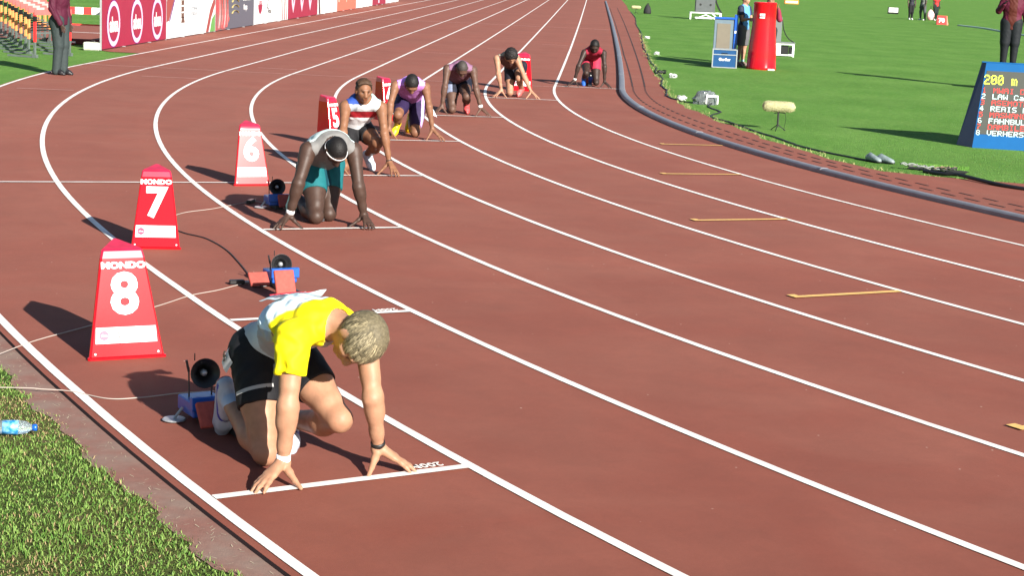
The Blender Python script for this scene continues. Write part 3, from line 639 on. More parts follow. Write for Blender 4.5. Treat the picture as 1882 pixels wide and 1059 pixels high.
# ------------------------------------------------------------------ the seven runners
def mixc(a, b, t): t = np.clip(t, 0, 1)[:, None]; return np.array(a)[None]*(1-t)+np.array(b)[None]*t
def shoe_white_blue(x, z, y):
    c = mixc((.42, .45, .52), (.42, .45, .52), x*0)
    sw = (np.abs(z-.012-(x-.05)*.35-.8*(x-.05)**2*3) < .010) & (x > -.02) & (x < .15); c = np.where(sw[:, None], np.array([[.02, .03, .35]]), c)
    c = np.where((z < -.022)[:, None], np.array([[.30, .04, .04]]), c); return c
def shoe_plain(up, sole=(.7, .7, .7)):
    return lambda x, z, y: np.where((z < -.018)[:, None], np.array([sole]), np.array([up]))
# lane 8
J8 = {'pel': (-.565, -.085, .480), 'chest': (-.36, -.06, .61), 'neckb': (-.165, -.018, .655), 'head': (.012, .056, .610), 'shR': (-.125, -.186, .607), 'shL': (-.175, .163, .60), 'elR': (-.05, -.235, .337), 'elL': (-.05, .150, .34), 'wrR': (-.085, -.236, .088), 'wrL': (-.110, .215, .095), 'hipR': (-.565, -.170, .425), 'hipL': (-.54, .000, .43), 'knR': (-.345, -.203, .062), 'anR': (-.765, -.205, .195), 'toR': (-.865, -.185, .035), 'knL': (-.215, .078, .21), 'anL': (-.635, .04, .11), 'toL': (-.50, -.02, .035)}
def top8(P):
    q = P[:, 2]; f = P[:, 0]; l = P[:, 1]; sh = V3(*J8['shR']); shl = V3(*J8['shL'])
    dr = np.minimum(np.linalg.norm((P-(sh+V3(.0, -.01, -.06)))*[1, 1, .7], axis=1), np.linalg.norm((P-(shl+V3(.0, .01, -.06)))*[1, 1, .7], axis=1))
    yel = np.clip((.165-dr)/.016, 0, 1); yel = np.maximum(yel, np.clip((f+.21)/.02, 0, 1)*(q > .60)*(np.abs(l+.01) > .0))
    base = mixc((.45, .47, .50), (.66, .80, .88), (f+.52)/.12); base = np.where(((q < .60) & (f > -.45))[:, None], np.array([[.40, .40, .42]]), base)  # grey lower torso and chest underside: shade painted into the shirt colour
    return base*(1-yel[:, None])+np.array([[.72, .61, .004]])*yel[:, None]
def bot8(P):
    c = np.repeat(np.array([[.009, .009, .011]]), len(P), 0); hp = V3(*J8['hipR']); kn = V3(*J8['knR']); th = nrm(kn-hp); t = (P-hp)@th/np.linalg.norm(kn-hp)
    m = (t > .42) & (t < .462) & (P[:, 1] < -.2) & ((P-hp)@np.cross(th, L_)*-1 > -.2); return c
o8 = dict(skin=(.40, .222, .140), face=(.02, -.30, -1), crown=(.92, .36, .12), hs=1.05, sleeve_t=(.50, .30), thumbR=-14, sleeves='short', top_name='shirt', top_col=top8, bottom_col=bot8, short_len=.50, shoe_col=shoe_white_blue, sock=(.42, .50, .62), hair=dict(col=(.12, .10, .06), t=.011, fx=.05, fz=.045, slope=.55, low=.06, bump=.0015), neck_r=.066, hem_at=.02, waist_at=.20, bulk=.97, top_fit=.011, fanR=9, fanL=2, finger_gap=.7, wr=.0085, arm=1.30, leg=1.12, handsizeR=1.2, handsizeL=1.02)
p, a = place(8)
r8, HF8, ax8 = make_person('person', 'blond sprinter in yellow sleeved shirt and black shorts crouched in the nearest lane', J8, o8, p, a, .0048, 'sprinters on their marks')
band(r8, J8, 'R', .93, .0265, .045, M_WB, label='white wristband'); band(r8, J8, 'L', .90, .0275, .022, M_BB, 'watch', 'black wrist watch')
def strands(root, HF, n, col, seed=3):
    C, fc, cr, sd_, k = HF; rg = np.random.default_rng(seed); mb = MB(); cols = []
    whorl = nrm(cr*.75-fc*.65)
    for i in range(n):
        v = nrm(rg.normal(size=3)); 
        if v@nrm(fc-cr*.55) > .30 or v@cr < -.45: continue
        if abs(v@sd_) > .86 and v@cr < .1 and v@fc > -.2: continue
        p = C-fc*.012+cr*.012+sd_*(v@sd_)*.087+fc*(v@fc)*.105+cr*(v@cr)*.104
        t = v-whorl; t = nrm(t-v*(t@v)+fc*.55-cr*.10+rg.normal(size=3)*.045+.05*np.sin(30*p+3)); t = nrm(t-v*(t@v)*.9)
        az_ = math.atan2(v@np.cross(whorl, sd_), v@sd_); st_ = 1+.32*math.sin(az_*13+2*math.sin(az_*5)+1)+.22*math.sin(az_*31+1.5*math.sin(az_*9))+.12*math.sin((v@whorl)*9)
        ln = rg.uniform(.035, .070); w_ = nrm(np.cross(t, v))*rg.uniform(.0012, .0032); lift = rg.uniform(-.002, .0012)
        p0 = p-v*.004; p1 = p+t*ln*.55+v*lift; p2 = p+t*ln+v*(lift*.4-.004*(ln/.03))
        mb.add([p0-w_, p0+w_, p1+w_, p1-w_, p2], [(0, 1, 2, 3), (3, 2, 4)]); cols += [st_*rg.choice([.6, .85, 1., 1.2, 1.5], p=[.12, .25, .3, .23, .1])]*5
    o = mb.build('hair_strands', M_HAIR, root, smooth=True); c = np.array(cols)[:, None]*np.array([col]); ca = o.data.color_attributes.new('col', 'FLOAT_COLOR', 'POINT')
    ca.data.foreach_set('color', np.concatenate([c, np.ones((len(c), 1))], 1).astype(np.float32).ravel())
strands(r8, HF8, 9000, (.185, .155, .092))
def bib(root, J, o, ax, span=.2, name='number_bib', txt='', lift=.03, off=(0, 0, 0), tc=(.75, .03, .05)):
    lat, latp, d1, d2, dors = ax; pel, ch, nb = (V3(*J[k]) for k in ('pel', 'chest', 'neckb')); sp = nrm(nb-ch); c = ch+V3(*off)+dors*.118
    mb = MB(); n = 10; vs = []
    for i in range(n+1):
        for j in range(9):
            u = i/n-.5; v = j/8-.5; z = lift*(abs(u)*2)**2*(.4+1.2*max(0, v+.3))+.006*math.sin(v*9+u*7)-.05*abs(v*span*1.15)**2*12*0-(v*2)**2*.012
            vs.append(c+sp*u*span*.72+lat*v*span*1.15+dors*z)
    th = len(vs); vs += [q-dors*.0015 for q in vs]; fs = [(i*9+j, i*9+j+1, (i+1)*9+j+1, (i+1)*9+j) for i in range(n) for j in range(8)]; fs += [tuple(th+x for x in reversed(f)) for f in fs]
    mb.add(vs, fs); o_ = mb.build(name, mat('paper bib', (.66, .78, .80), .6, .04), root, smooth=True)
    return c, sp, lat, dors
c, sp, lt, dr = bib(r8, J8, o8, ax8, .21, off=(-.03, .01, .0), lift=.018)
mb = MB(); 
for k in range(3):
    q = c+sp*(.045-.04*k)+dr*.012; mb.tube([q-lt*.09, q-lt*.03+dr*.004, q+lt*.03, q+lt*.08], .007, 5, flat=.3)
mb.build('bib_print', mat('red bib print', (.65, .04, .06), .6), r8)
# hip number
hp = V3(*J8['hipR'])+V3(-.045, -.112, .0); nn = nrm(V3(-.15, -1, .25)); mb = MB(); xa = nrm(V3(1, 0, -.9)-nn*(V3(1, 0, -.9)@nn)); ya = np.cross(nn, xa)
vs = [hp+xa*x*.055+ya*y*.04+nn*(.004-.02*(x*x)) for x in (-1, -.6, 0, .6, 1) for y in (-1, -.6, .6, 1)]; mb.add(vs, [(i*4+j, i*4+j+1, i*4+j+5, i*4+j+4) for i in range(4) for j in range(3)]); mb.build('hip_number', mat('hip label', (.62, .62, .64), .5), r8, smooth=True)
text_mesh('hip_digit', '8', .075, M_BLACK, r8, plane_mw(hp+nn*.007, ya, nn), .001)
# reflective strip on the shorts leg
hpj, kn = V3(*J8['hipR']), V3(*J8['knR']); th = nrm(kn-hpj); e = toward(hpj, kn, .36); sdv = nrm(np.cross(th, L_)); mb = MB(); vs = []
for i in range(9):
    a_ = math.radians(95+i*13); v = (-L_*math.sin(a_)+(-sdv)*math.cos(a_)); v = nrm(v); q = e+v*.104
    vs += [q, q+th*.016]
mb.add(vs, [(2*i, 2*i+1, 2*i+3, 2*i+2) for i in range(8)]); mb.build('reflective_strip', mat('grey strip', (.35, .35, .35), .5), r8, smooth=True)

# lane 6
J6 = {'pel': (-.60, .070, .475), 'chest': (-.34, .045, .625), 'neckb': (-.13, .012, .685), 'head': (.045, -.002, .635), 'shR': (-.15, -.178, .622), 'shL': (-.15, .202, .620), 'elR': (-.035, -.285, .365), 'elL': (-.035, .215, .335), 'wrR': (-.085, -.340, .100), 'wrL': (-.065, .278, .095), 'hipR': (-.56, -.01, .425), 'hipL': (-.62, .155, .435), 'knR': (-.285, -.062, .06), 'anR': (-.705, -.112, .17), 'toR': (-.83, -.12, .04), 'knL': (-.42, .088, .06), 'anL': (-.84, .125, .17), 'toL': (-.95, .12, .04)}
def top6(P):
    f, l, z = P.T; c = np.repeat(np.array([[.17, .168, .165]]), len(P), 0); up = (z > .655) | (f < -.25); c = np.where(((z > .60) & (f < -.12))[:, None], np.array([[.60, .74, .72]]), c); return c  # pale sunlit back and dark shaded front are put into the singlet colour
def bot6(P):
    f, l, z = P.T; return np.where((np.abs(l-.07-.12*(f+.5)) < .03)[:, None], np.array([[.005, .05, .07]]), np.array([[.008, .115, .13]]))
o6 = dict(skin=(.058, .034, .026), face=(.45, .05, -1), crown=(1, .02, .45), top_col=top6, bottom_col=bot6, short_len=.48, shoe_col=shoe_plain((.35, .75, .62), (.6, .8, .7)), hair=dict(col=(.008, .007, .007), t=.006, fx=.06, fz=.03, slope=.5, low=.05), bulk=1.12, arm=1.32, waist_at=.16, hem_at=.06, fanR=4, fanL=-50, thumbL=-88)
p, a = place(6)
r6, HF6, ax6 = make_person('person', 'sprinter in grey singlet, teal shorts and white headband kneeling with head down', J6, o6, p, a, .0065, 'sprinters on their marks')
C, fc, cr, sdv, k = HF6; mb = MB(); rings = []
for i in range(28):
    t = 2*PI*i/28; q = C-fc*.012+cr*.012; tl = cr*.05-fc*.0
    rings.append((q, t))
vsr = []
for q, t in rings:
    v = sdv*math.cos(t)*.086+fc*math.sin(t)*.104; b0 = q+v+cr*(-.030+.046*math.sin(t)); vsr += [b0, b0+cr*.020, b0+cr*.020+nrm(v)*.003, b0+nrm(v)*.003]
mb.add(vsr, [(i*4+j, ((i+1) % 28)*4+j, ((i+1) % 28)*4+(j+1) % 4, i*4+(j+1) % 4) for i in range(28) for j in range(4)]); mb.build('headband', M_WB, r6, smooth=True)
band(r6, J6, 'R', .88, .030, .03, M_WB); band(r6, J6, 'L', .93, .028, .012, M_BB, 'bracelet')

# lane 5
J5 = {'pel': (-.61, .02, .43), 'chest': (-.43, .014, .62), 'neckb': (-.265, .008, .735), 'head': (-.165, -.013, .845), 'shR': (-.24, -.180, .675), 'shL': (-.24, .188, .675), 'elR': (-.075, -.235, .43), 'elL': (-.085, .192, .42), 'wrR': (-.08, -.270, .14), 'wrL': (-.07, .250, .13), 'hipR': (-.56, -.055, .385), 'hipL': (-.63, .095, .41), 'knR': (-.29, -.165, .06), 'anR': (-.70, -.14, .17), 'toR': (-.83, -.134, .04), 'knL': (-.225, .157, .31), 'anL': (-.585, .150, .155), 'toL': (-.47, .170, .035)}
def top5(P):
    f, l, z = P.T; c = np.repeat(np.array([[.56, .58, .60]]), len(P), 0); c = np.where((l < -.06)[:, None], np.array([[.30, .33, .36]]), c); c = np.where((z < .625)[:, None], np.array([[.30, .012, .02]]), c); c = np.where((z < .555)[:, None], np.array([[.66, .66, .68]]), c)
    c = np.where(((z > .70) & (l < -.03))[:, None], np.array([[.02, .06, .28]]), c); return np.where(((z > .66) & (l > .05))[:, None], np.array([[.42, .68, .66]]), c)
o5 = dict(skin=(.22, .108, .060), face=(1, .02, -.18), crown=(.22, .0, 1), top_col=top5, bottom_col=const(.010, .010, .012), short_len=.52, shoe_col={'R': shoe_plain((.5, .2, .12)), 'L': shoe_plain((.52, .60, .70), (.45, .5, .6))}, hair=dict(col=(.035, .020, .013), t=.010, fx=.05, fz=.055, slope=.5, low=.06, bump=.003, freq=230), hs=.96, bulk=1.06, neck_r=.080, hem_at=.1, fanL=-38, thumbL=-85)
p, a = place(5)
r5, HF5, ax5 = make_person('person', 'sprinter with braided brown hair looking up, white and red singlet, black shorts', J5, o5, p, a, .0065, 'sprinters on their marks')
band(r5, J5, 'L', .93, .027, .016, M_BB, 'bracelet')
C, fc, cr, sdv, k = HF5; mb = MB()
for i in range(15):
    t = -1.3+2.6*i/14; pts = []
    for j in range(8):
        w_ = j/7; ang = .75+w_*2.1; pts.append(C-fc*.012+fc*math.cos(ang)*.104*math.cos(t*.62)+cr*(math.sin(ang)*.103*math.cos(t*.62)+.012)+sdv*(.088*math.sin(t*.62)+.004*math.sin(j*2+i)))
    mb.tube(pts, [.0085]*7+[.005], 6)
o_ = mb.build('braids', M_HAIR, r5, smooth=True); ca = o_.data.color_attributes.new('col', 'FLOAT_COLOR', 'POINT'); ca.data.foreach_set('color', np.tile([.060, .033, .019, 1.], len(o_.data.vertices)).astype(np.float32))

# lane 4
J4 = {'pel': (-.665, .095, .46), 'chest': (-.42, .055, .59), 'neckb': (-.235, .018, .685), 'head': (-.10, .004, .685), 'shR': (-.25, -.172, .645), 'shL': (-.25, .198, .635), 'elR': (-.12, -.25, .42), 'elL': (-.10, .225, .41), 'wrR': (-.10, -.255, .125), 'wrL': (-.10, .277, .13), 'hipR': (-.66, .005, .43), 'hipL': (-.65, .185, .42), 'knL': (-.417, .123, .062), 'anL': (-.825, .133, .17), 'toL': (-.945, .128, .035), 'knR': (-.275, -.124, .285), 'anR': (-.64, -.06, .15), 'toR': (-.55, -.116, .04)}
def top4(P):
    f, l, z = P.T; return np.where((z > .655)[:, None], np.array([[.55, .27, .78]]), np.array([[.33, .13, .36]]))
def bot4(P):
    f, l, z = P.T; c = np.repeat(np.array([[.022, .012, .05]]), len(P), 0); m = np.abs(l-.23-.1*(z-.4)) < .022; return np.where(m[:, None], np.array([[.50, .34, .66]]), c)
o4 = dict(skin=(.21, .105, .062), face=(.5, .02, -1), crown=(1, .0, .5), top_col=top4, bottom_col=bot4, short_len=.80, shoe_col=shoe_plain((.80, .56, .01), (.78, .60, .02)), hair=dict(col=(.010, .009, .009), t=.008, fx=.06, fz=.03, slope=.5, low=.05, bump=.001), bulk=1.02, hem_at=.1)
p, a = place(4)
r4, HF4, ax4 = make_person('person', 'sprinter in purple singlet and long dark shorts with bright yellow shoes', J4, o4, p, a, .0075, 'sprinters on their marks')
mb = MB(); q = V3(-.60, .300, .34); mb.add([q+V3(.03, -.015, .07), q+V3(-.05, .05, .055), q+V3(-.02, .13, -.10), q+V3(.06, .06, -.07)], [(0, 1, 2, 3), (3, 2, 1, 0)]); mb.build('number_bib', mat('loose bib', (.72, .78, .85), .6), r4)

# lane 3
J3 = {'pel': (-.672, -.023, .465), 'chest': (-.43, -.035, .60), 'neckb': (-.235, -.048, .69), 'head': (-.075, -.042, .675), 'shR': (-.235, -.235, .655), 'shL': (-.235, .135, .65), 'elR': (-.10, -.275, .40), 'elL': (-.10, .175, .385), 'wrR': (-.102, -.306, .12), 'wrL': (-.09, .254, .115), 'hipR': (-.67, -.115, .43), 'hipL': (-.66, .07, .43), 'knR': (-.41, -.125, .062), 'anR': (-.83, -.155, .165), 'toR': (-.95, -.11, .035), 'knL': (-.245, .055, .265), 'anL': (-.62, .105, .13), 'toL': (-.49, .099, .035)}
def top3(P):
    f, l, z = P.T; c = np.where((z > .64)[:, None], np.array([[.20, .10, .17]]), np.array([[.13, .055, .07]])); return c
def bot3(P):
    f, l, z = P.T; return np.where(((l < -.12) & (f > -.62))[:, None], np.array([[.20, .23, .33]]), np.array([[.010, .011, .022]]))
o3 = dict(skin=(.105, .060, .045), face=(.5, .06, -1), crown=(1, .02, .5), top_col=top3, bottom_col=bot3, short_len=.45, shoe_col=shoe_plain((.62, .07, .07), (.7, .25, .25)), sock=(.62, .60, .60), hair=dict(col=(.045, .038, .034), t=.0015, fx=.05, fz=.03, slope=.5, low=.05), bulk=1.05, hem_at=.1)
p, a = place(3)
r3, HF3, ax3 = make_person('person', 'sprinter with shaved head in dark singlet and red shoes, a white band on one wrist', J3, o3, p, a, .009, 'sprinters on their marks')
band(r3, J3, 'L', .88, .030, .035, M_WB)

# lane 2
J2 = {'pel': (-.64, -.13, .48), 'chest': (-.40, -.21, .60), 'neckb': (-.22, -.275, .675), 'head': (-.085, -.220, .69), 'shR': (-.205, -.445, .635), 'shL': (-.25, -.11, .625), 'elR': (-.085, -.415, .38), 'elL': (-.185, .015, .355), 'wrR': (-.10, -.355, .12), 'wrL': (-.10, .135, .115), 'hipR': (-.60, -.20, .45), 'hipL': (-.65, -.03, .455), 'knR': (-.40, -.20, .07), 'anR': (-.81, -.20, .16), 'toR': (-.93, -.19, .035), 'knL': (-.27, -.07, .32), 'anL': (-.60, .00, .13), 'toL': (-.49, -.06, .04)}
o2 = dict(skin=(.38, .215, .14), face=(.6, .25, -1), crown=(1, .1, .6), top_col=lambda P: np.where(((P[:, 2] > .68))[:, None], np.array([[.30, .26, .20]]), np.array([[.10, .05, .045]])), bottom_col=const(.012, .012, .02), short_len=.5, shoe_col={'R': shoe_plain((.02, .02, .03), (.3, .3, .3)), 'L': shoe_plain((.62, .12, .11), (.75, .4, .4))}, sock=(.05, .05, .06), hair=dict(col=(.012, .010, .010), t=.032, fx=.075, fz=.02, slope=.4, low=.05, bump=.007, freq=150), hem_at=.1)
p, a = place(2)
r2_, HF2, ax2 = make_person('person', 'sprinter with thick curly black hair and pale arms leaning down beside a red lane box', J2, o2, p, a, .009, 'sprinters on their marks')
C, fc, cr, sdv, k = HF2; mb = MB(); mb.tube([C+fc*.02-cr*.11+sdv*x*.075-fc*(x*x)*.03 for x in (-1, -.6, -.2, .2, .6, 1)], .009, 6); mb.build('necklace', mat('pale necklace', (.7, .68, .62), .5), r2_)

# lane 1
J1 = {'pel': (-.66, .02, .50), 'chest': (-.42, .05, .62), 'neckb': (-.215, .071, .69), 'head': (-.11, .076, .765), 'shR': (-.20, -.105, .635), 'shL': (-.20, .245, .640), 'elR': (-.075, -.20, .385), 'elL': (-.07, .277, .39), 'wrR': (-.11, -.261, .115), 'wrL': (-.10, .291, .11), 'hipR': (-.64, -.065, .455), 'hipL': (-.66, .105, .46), 'knL': (-.43, .14, .075), 'anL': (-.84, .135, .165), 'toL': (-.95, .13, .035), 'knR': (-.25, -.055, .25), 'anR': (-.62, -.095, .13), 'toR': (-.49, -.09, .035)}
o1 = dict(skin=(.042, .026, .022), face=(.75, .0, -.75), crown=(.75, .0, .75), top_col=const(.26, .014, .035), bottom_col=const(.40, .025, .06), short_len=.42, shoe_col=shoe_plain((.02, .10, .42), (.1, .2, .5)), hair=dict(col=(.008, .007, .007), t=.009, fx=.055, fz=.04, slope=.5, low=.05), hem_at=.1)
p, a = place(1)
r1, HF1, ax1 = make_person('person', 'sprinter in red singlet and shorts crouched next to the inner kerb', J1, o1, p, a, .010, 'sprinters on their marks')
band(r1, J1, 'R', .9, .028, .03, M_WB)

# ------------------------------------------------------------------ standing people
def stand(h=1.75, lean=0., arms='hang', spread=.09):
    k = h/1.75; q = lambda x, y, z: (x*k, y*k, z*k)
    J = {'pel': q(0, 0, .95), 'chest': q(.01, 0, 1.22), 'neckb': q(0, 0, 1.44), 'head': q(.02, 0, 1.63), 'shR': q(0, -.185, 1.40), 'shL': q(0, .185, 1.40), 'elR': q(-.01, -.235, 1.10), 'elL': q(-.01, .235, 1.10), 'wrR': q(.05, -.23, .86), 'wrL': q(.05, .23, .86),
         'hipR': q(0, -.09, .90), 'hipL': q(0, .09, .90), 'knR': q(.01, -spread, .49), 'knL': q(.01, spread, .49), 'anR': q(-.03, -spread, .09), 'anL': q(-.03, spread, .09), 'toR': q(.10, -spread-.01, .035), 'toL': q(.10, spread+.01, .035)}
    return J
BASE = dict(stand=True, face=(1, 0, -.05), crown=(0, 0, 1), handR='loose', handL='loose')
shoe_dark = shoe_plain((.012, .012, .014), (.7, .66, .64))
J = stand(1.76, spread=.06); J['anL'] = (.03, .07, .09); J['toL'] = (.16, .08, .035); J['knL'] = (.04, .07, .50); J['wrR'] = (.13, -.22, .86); J['elR'] = (.0, -.25, 1.10)
make_person('person', 'official in maroon jacket standing side-on at the outer edge of the track', J, dict(BASE, skin=(.06, .035, .028), trousers=True, bottom_name='trousers', bottom_col=const(.030, .042, .042), sleeves='long', top_name='jacket', top_col=const(.062, .007, .022), skirt=.12, shoe_col=shoe_dark, hair=dict(col=(.01, .01, .01)), cuff=.07, top_fit=.02), (-45.93, -3.2, 0), math.radians(-12), .010)
J = stand(1.78, spread=.10); J['elR'] = (.04, -.29, 1.15); J['wrR'] = (.22, -.20, 1.30); J['elL'] = (-.02, .27, 1.10); J['wrL'] = (.02, .30, .86)
ro, _, _ = make_person('person', 'official in maroon jacket standing on a step behind the scoreboard', J, dict(BASE, skin=(.06, .035, .028), trousers=True, bottom_name='trousers', bottom_col=const(.010, .012, .016), sleeves='long', top_name='jacket', top_col=lambda P: np.where(((np.abs(P[:, 1]) < .085+.1*(1.45-P[:, 2])*0) & (P[:, 0] > .03))[:, None], np.array([[.07, .012, .008]]), np.array([[.085, .008, .026]])), skirt=.19, shoe_col=shoe_dark, hair=dict(col=(.01, .01, .01)), top_fit=.035, bulk=1.2), (-28.15, 6.0, .51), math.radians(-100), .011)
st_ = thing('wooden_step', 'low wooden step under the official behind the scoreboard', 'step', (-28.05, 6.0, -.008), math.radians(-10)); mb = MB(); mb.box((-.35, -.3, .46), (.35, .3, .515), bev=.006); mb.build('tread', mat('plain wood', (.30, .20, .11), .7, .2, 12), st_)
for sx in (-.3, .3): mb = MB(); mb.box((sx-.03, -.28, 0), (sx+.03, .28, .46)); mb.build('side_board', mat('plain wood side', (.28, .19, .10), .7, .2, 12), st_)
mb = MB(); mb.box((.03, .285, .66), (.035, .335, .80)); mb.build('paper_sheet', M_WHITE, None, label='white paper sheet held in the hand of the infield official', category='paper').matrix_world = ro.matrix_basis.copy()
J = stand(1.74, spread=.11); J['elR'] = (.08, -.22, 1.12); J['wrR'] = (.30, -.14, 1.16); J['elL'] = (.08, .22, 1.12); J['wrL'] = (.30, .14, 1.16)
make_person('person', 'technician in blue shirt and grey shorts standing behind the tall red cylinder', J, dict(BASE, skin=(.42, .25, .17), bottom_col=const(.10, .10, .11), short_len=.95, loose=.02, sleeves='short', top_name='shirt', top_col=lambda P: np.where((np.abs(P[:, 1]) > .13)[:, None], np.array([[.02, .03, .06]]), np.array([[.10, .30, .62]])), skirt=.05, shoe_col=shoe_plain((.2, .15, .12)), sock=(.3, .6, .6), hair=dict(col=(.03, .02, .015))), (-33.44, 10.7, -.01), math.radians(-35), .011)
J = stand(1.72, spread=.09); J['elL'] = (.10, .24, 1.16); J['wrL'] = (.12, .20, 1.38)
make_person('person', 'person in maroon top standing just right of the tall red cylinder', J, dict(BASE, skin=(.30, .16, .10), trousers=True, bottom_name='trousers', bottom_col=const(.02, .02, .025), sleeves='long', top_name='shirt', top_col=const(.22, .02, .05), skirt=.05, shoe_col=shoe_dark, hair=dict(col=(.01, .01, .01))), (-32.80, 10.95, -.01), math.radians(-95), .011)
for (x, y, rz, bc, sk_, lb, sp_, tc) in [(-17.7, 76.8, -80, (.008, .008, .010), (.08, .05, .04), 'far person in black trousers on the infield, left of the group by the 70 marker', .08, (.02, .02, .03)),
                         (-16.95, 77.0, -150, (.055, .065, .07), (.08, .05, .04), 'far person in grey trousers with feet apart beside the pink umbrella', .2, (.2, .2, .2)),
                         (-16.05, 77.6, -60, (.010, .02, .018), (.06, .04, .03), 'far person in red top and black leggings directly behind the 70 marker', .09, (.5, .03, .03))]:
    J = stand(1.75, spread=sp_)
    make_person('person', lb, J, dict(BASE, skin=sk_, trousers=True, bottom_name='trousers', bottom_col=const(*bc), sleeves='short', top_name='shirt', top_col=const(*tc), shoe_col=shoe_plain((.6, .6, .6)), hair=dict(col=(.01, .01, .01)), skirt=.08, cuff=.05), (x, y, -.01), math.radians(rz), .018)

# ------------------------------------------------------------------ lane number boxes
def lane_box(n, f, l, yaw_deg, label, digit, panel=None, w0=.36, w1=.215, h=.55, lean=.12):
    """three-sided tapering box; local x = across the front, y = towards the back, z = up"""
    x, y, z = lane_xy(n, f, l); a = lane_frame(n)[1]
    t = thing('lane_box', label, 'lane marker', (x, y, .001), a+math.radians(yaw_deg), 'red lane number boxes')
    def ring(z_, w_, dep, y0, c=.022):
        A, B, Cc = (-w_/2, y0), (w_/2, y0), (0, y0+dep); pts = []
        for P_, Q, R in ((A, Cc, B), (B, A, Cc), (Cc, B, A)):
            u = Vector(Q)-Vector(P_); v = Vector(R)-Vector(P_); u.normalize(); v.normalize()
            for s in (0, .35, .65, 1):
                o_ = (u*(1-s)*c+v*s*c); k = .80 if 0 < s < 1 else 1.; pts.append((P_[0]+o_.x*k, P_[1]+o_.y*k, z_))
        return pts
    dep0, dep1 = w0*.86, w1*.86; mb = MB()
    fr = lambda q: -.0+lean*q
    rings = [ring(0, w0+.02, dep0+.02, -.01), ring(.012, w0+.02, dep0+.02, -.01), ring(.016, w0, dep0, 0)]
    for q in (.25, .5, .75, .93): rings.append(ring(.016+(h-.016)*q, w0+(w1-w0)*q, dep0+(dep1-dep0)*q, fr(q)))
    mb.loft(rings, cap=False); autosmooth(mb.build('shell', M_RED, t), 28)
    q = .93; r0 = rings[-1]; r1 = ring(h, w1*.97, dep1*.95, fr(1)); cen = (0, fr(1)+dep1*.34)
    r2_ = [(cen[0]+(x_-cen[0])*.86, cen[1]+(y_-cen[1])*.86, h+.012+max(0, (y_-fr(1)))*.15) for x_, y_, _ in r1]; r1 = [(x_, y_, h+max(0, (y_-fr(1)))*.15) for x_, y_, _ in r1]
    mb = MB(); mb.loft([[(a_, b_, c_+.0005) for a_, b_, c_ in r0], r1, r2_]); tp = autosmooth(mb.build('top_cap', M_REDT, t), 25)
    mb = MB(); mb.tube([(-.045, fr(1)+dep1*.36, h+.03), (-.03, fr(1)+dep1*.42, h+.055), (.03, fr(1)+dep1*.42, h+.055), (.045, fr(1)+dep1*.36, h+.03)], .006, 6); 
    sl = Vector((0, lean, h)).normalized(); nn = Vector((0, -h, lean)).normalized()
    def fp(u, v, o_=.0025): return Vector((u, 0, 0))+sl*v+nn*o_+Vector((0, 0, 0))
    def mw(u, v, o_=.003): return plane_mw(fp(u, v, o_), (1, 0, 0), nn)
    text_mesh('maker_name', 'MONDO', .046, M_WHITE, t, mw(0, h*.885, .003), .0012, .0025, 1.12*w1/.215)
    text_mesh('number', digit, .30, M_WHITE, t, mw(0, h*.60, .003), .0012, .010, 1.0 if w1 > .2 else .9)
    pw = w0*.78; mb = MB(); vs = [fp(-pw/2, .085, .003), fp(pw/2, .085, .003), fp(pw/2*.97, .17, .003), fp(-pw/2*.97, .17, .003)]; back = [v-nn*.0025 for v in vs]
    mb.add(vs+back, [(0, 1, 2, 3), (4, 5, 1, 0), (5, 6, 2, 1), (6, 7, 3, 2), (7, 4, 0, 3)]); mb.build('sponsor_panel', M_WHITE, t)
    mr = mat('crimson print', (.62, .02, .08), .4) if 'crimson' not in bpy.data.materials else None
    dm = MB(); dm.lathe([(.0, 0), (.026, 0), (.026, .0012), (0, .0012)], fp(-pw*.36, .128, .0035), nn, 18); dm.build('sponsor_badge', mr, t)
    text_mesh('badge_word', 'absa', .020, M_WHITE, t, mw(-pw*.36, .128, .0052), .0004)
    dm = MB(); o_ = fp(-pw*.12, .128, .0035); dm.tube([o_+sl*.022, o_-sl*.002], .003, 5, flat=.4); dm.tube([o_-sl*.002, o_-sl*.022+Vector((.006, 0, 0))], .0022, 5); dm.tube([o_-sl*.002, o_-sl*.022-Vector((.006, 0, 0))], .0022, 5); dm.tube([o_+sl*.012-Vector((.011, 0, 0)), o_+sl*.012+Vector((.011, 0, 0))], .002, 5); dm.build('runner_print', M_BLACK, t)
    for sx in (-1, 1): rv = MB(); rv.lathe([(0, 0), (.007, 0), (.006, .003), (0, .004)], fp(sx*w0*.40, .03, .001), nn, 8); rv.build('screw', M_GREY, t)
    return t
lane_box(8, -2.45, -.095, -5, 'red box with a white 8 standing behind the blond runner', '8', w0=.42, w1=.25, h=.56)
lane_box(7, -2.57, -.29, -17, 'red box with a white 7 standing just behind the number 8 box', '7', w0=.37, w1=.235)
lane_box(6, -2.64, .01, 1.0, 'red box with a glaring white 6 behind the runner in teal', '6', w0=.36, w1=.225)
lane_box(5, -2.62, .31, 48, 'red box half hidden behind the runner who looks up', '5', w0=.38)
lane_box(4, -2.62, .21, 48, 'red box half hidden behind the runner in purple', '4', w0=.38)
lane_box(2, -1.95, .06, -12, 'red box with a white 2 on the right of the curly haired runner', '2', w0=.42, w1=.26, h=.62)

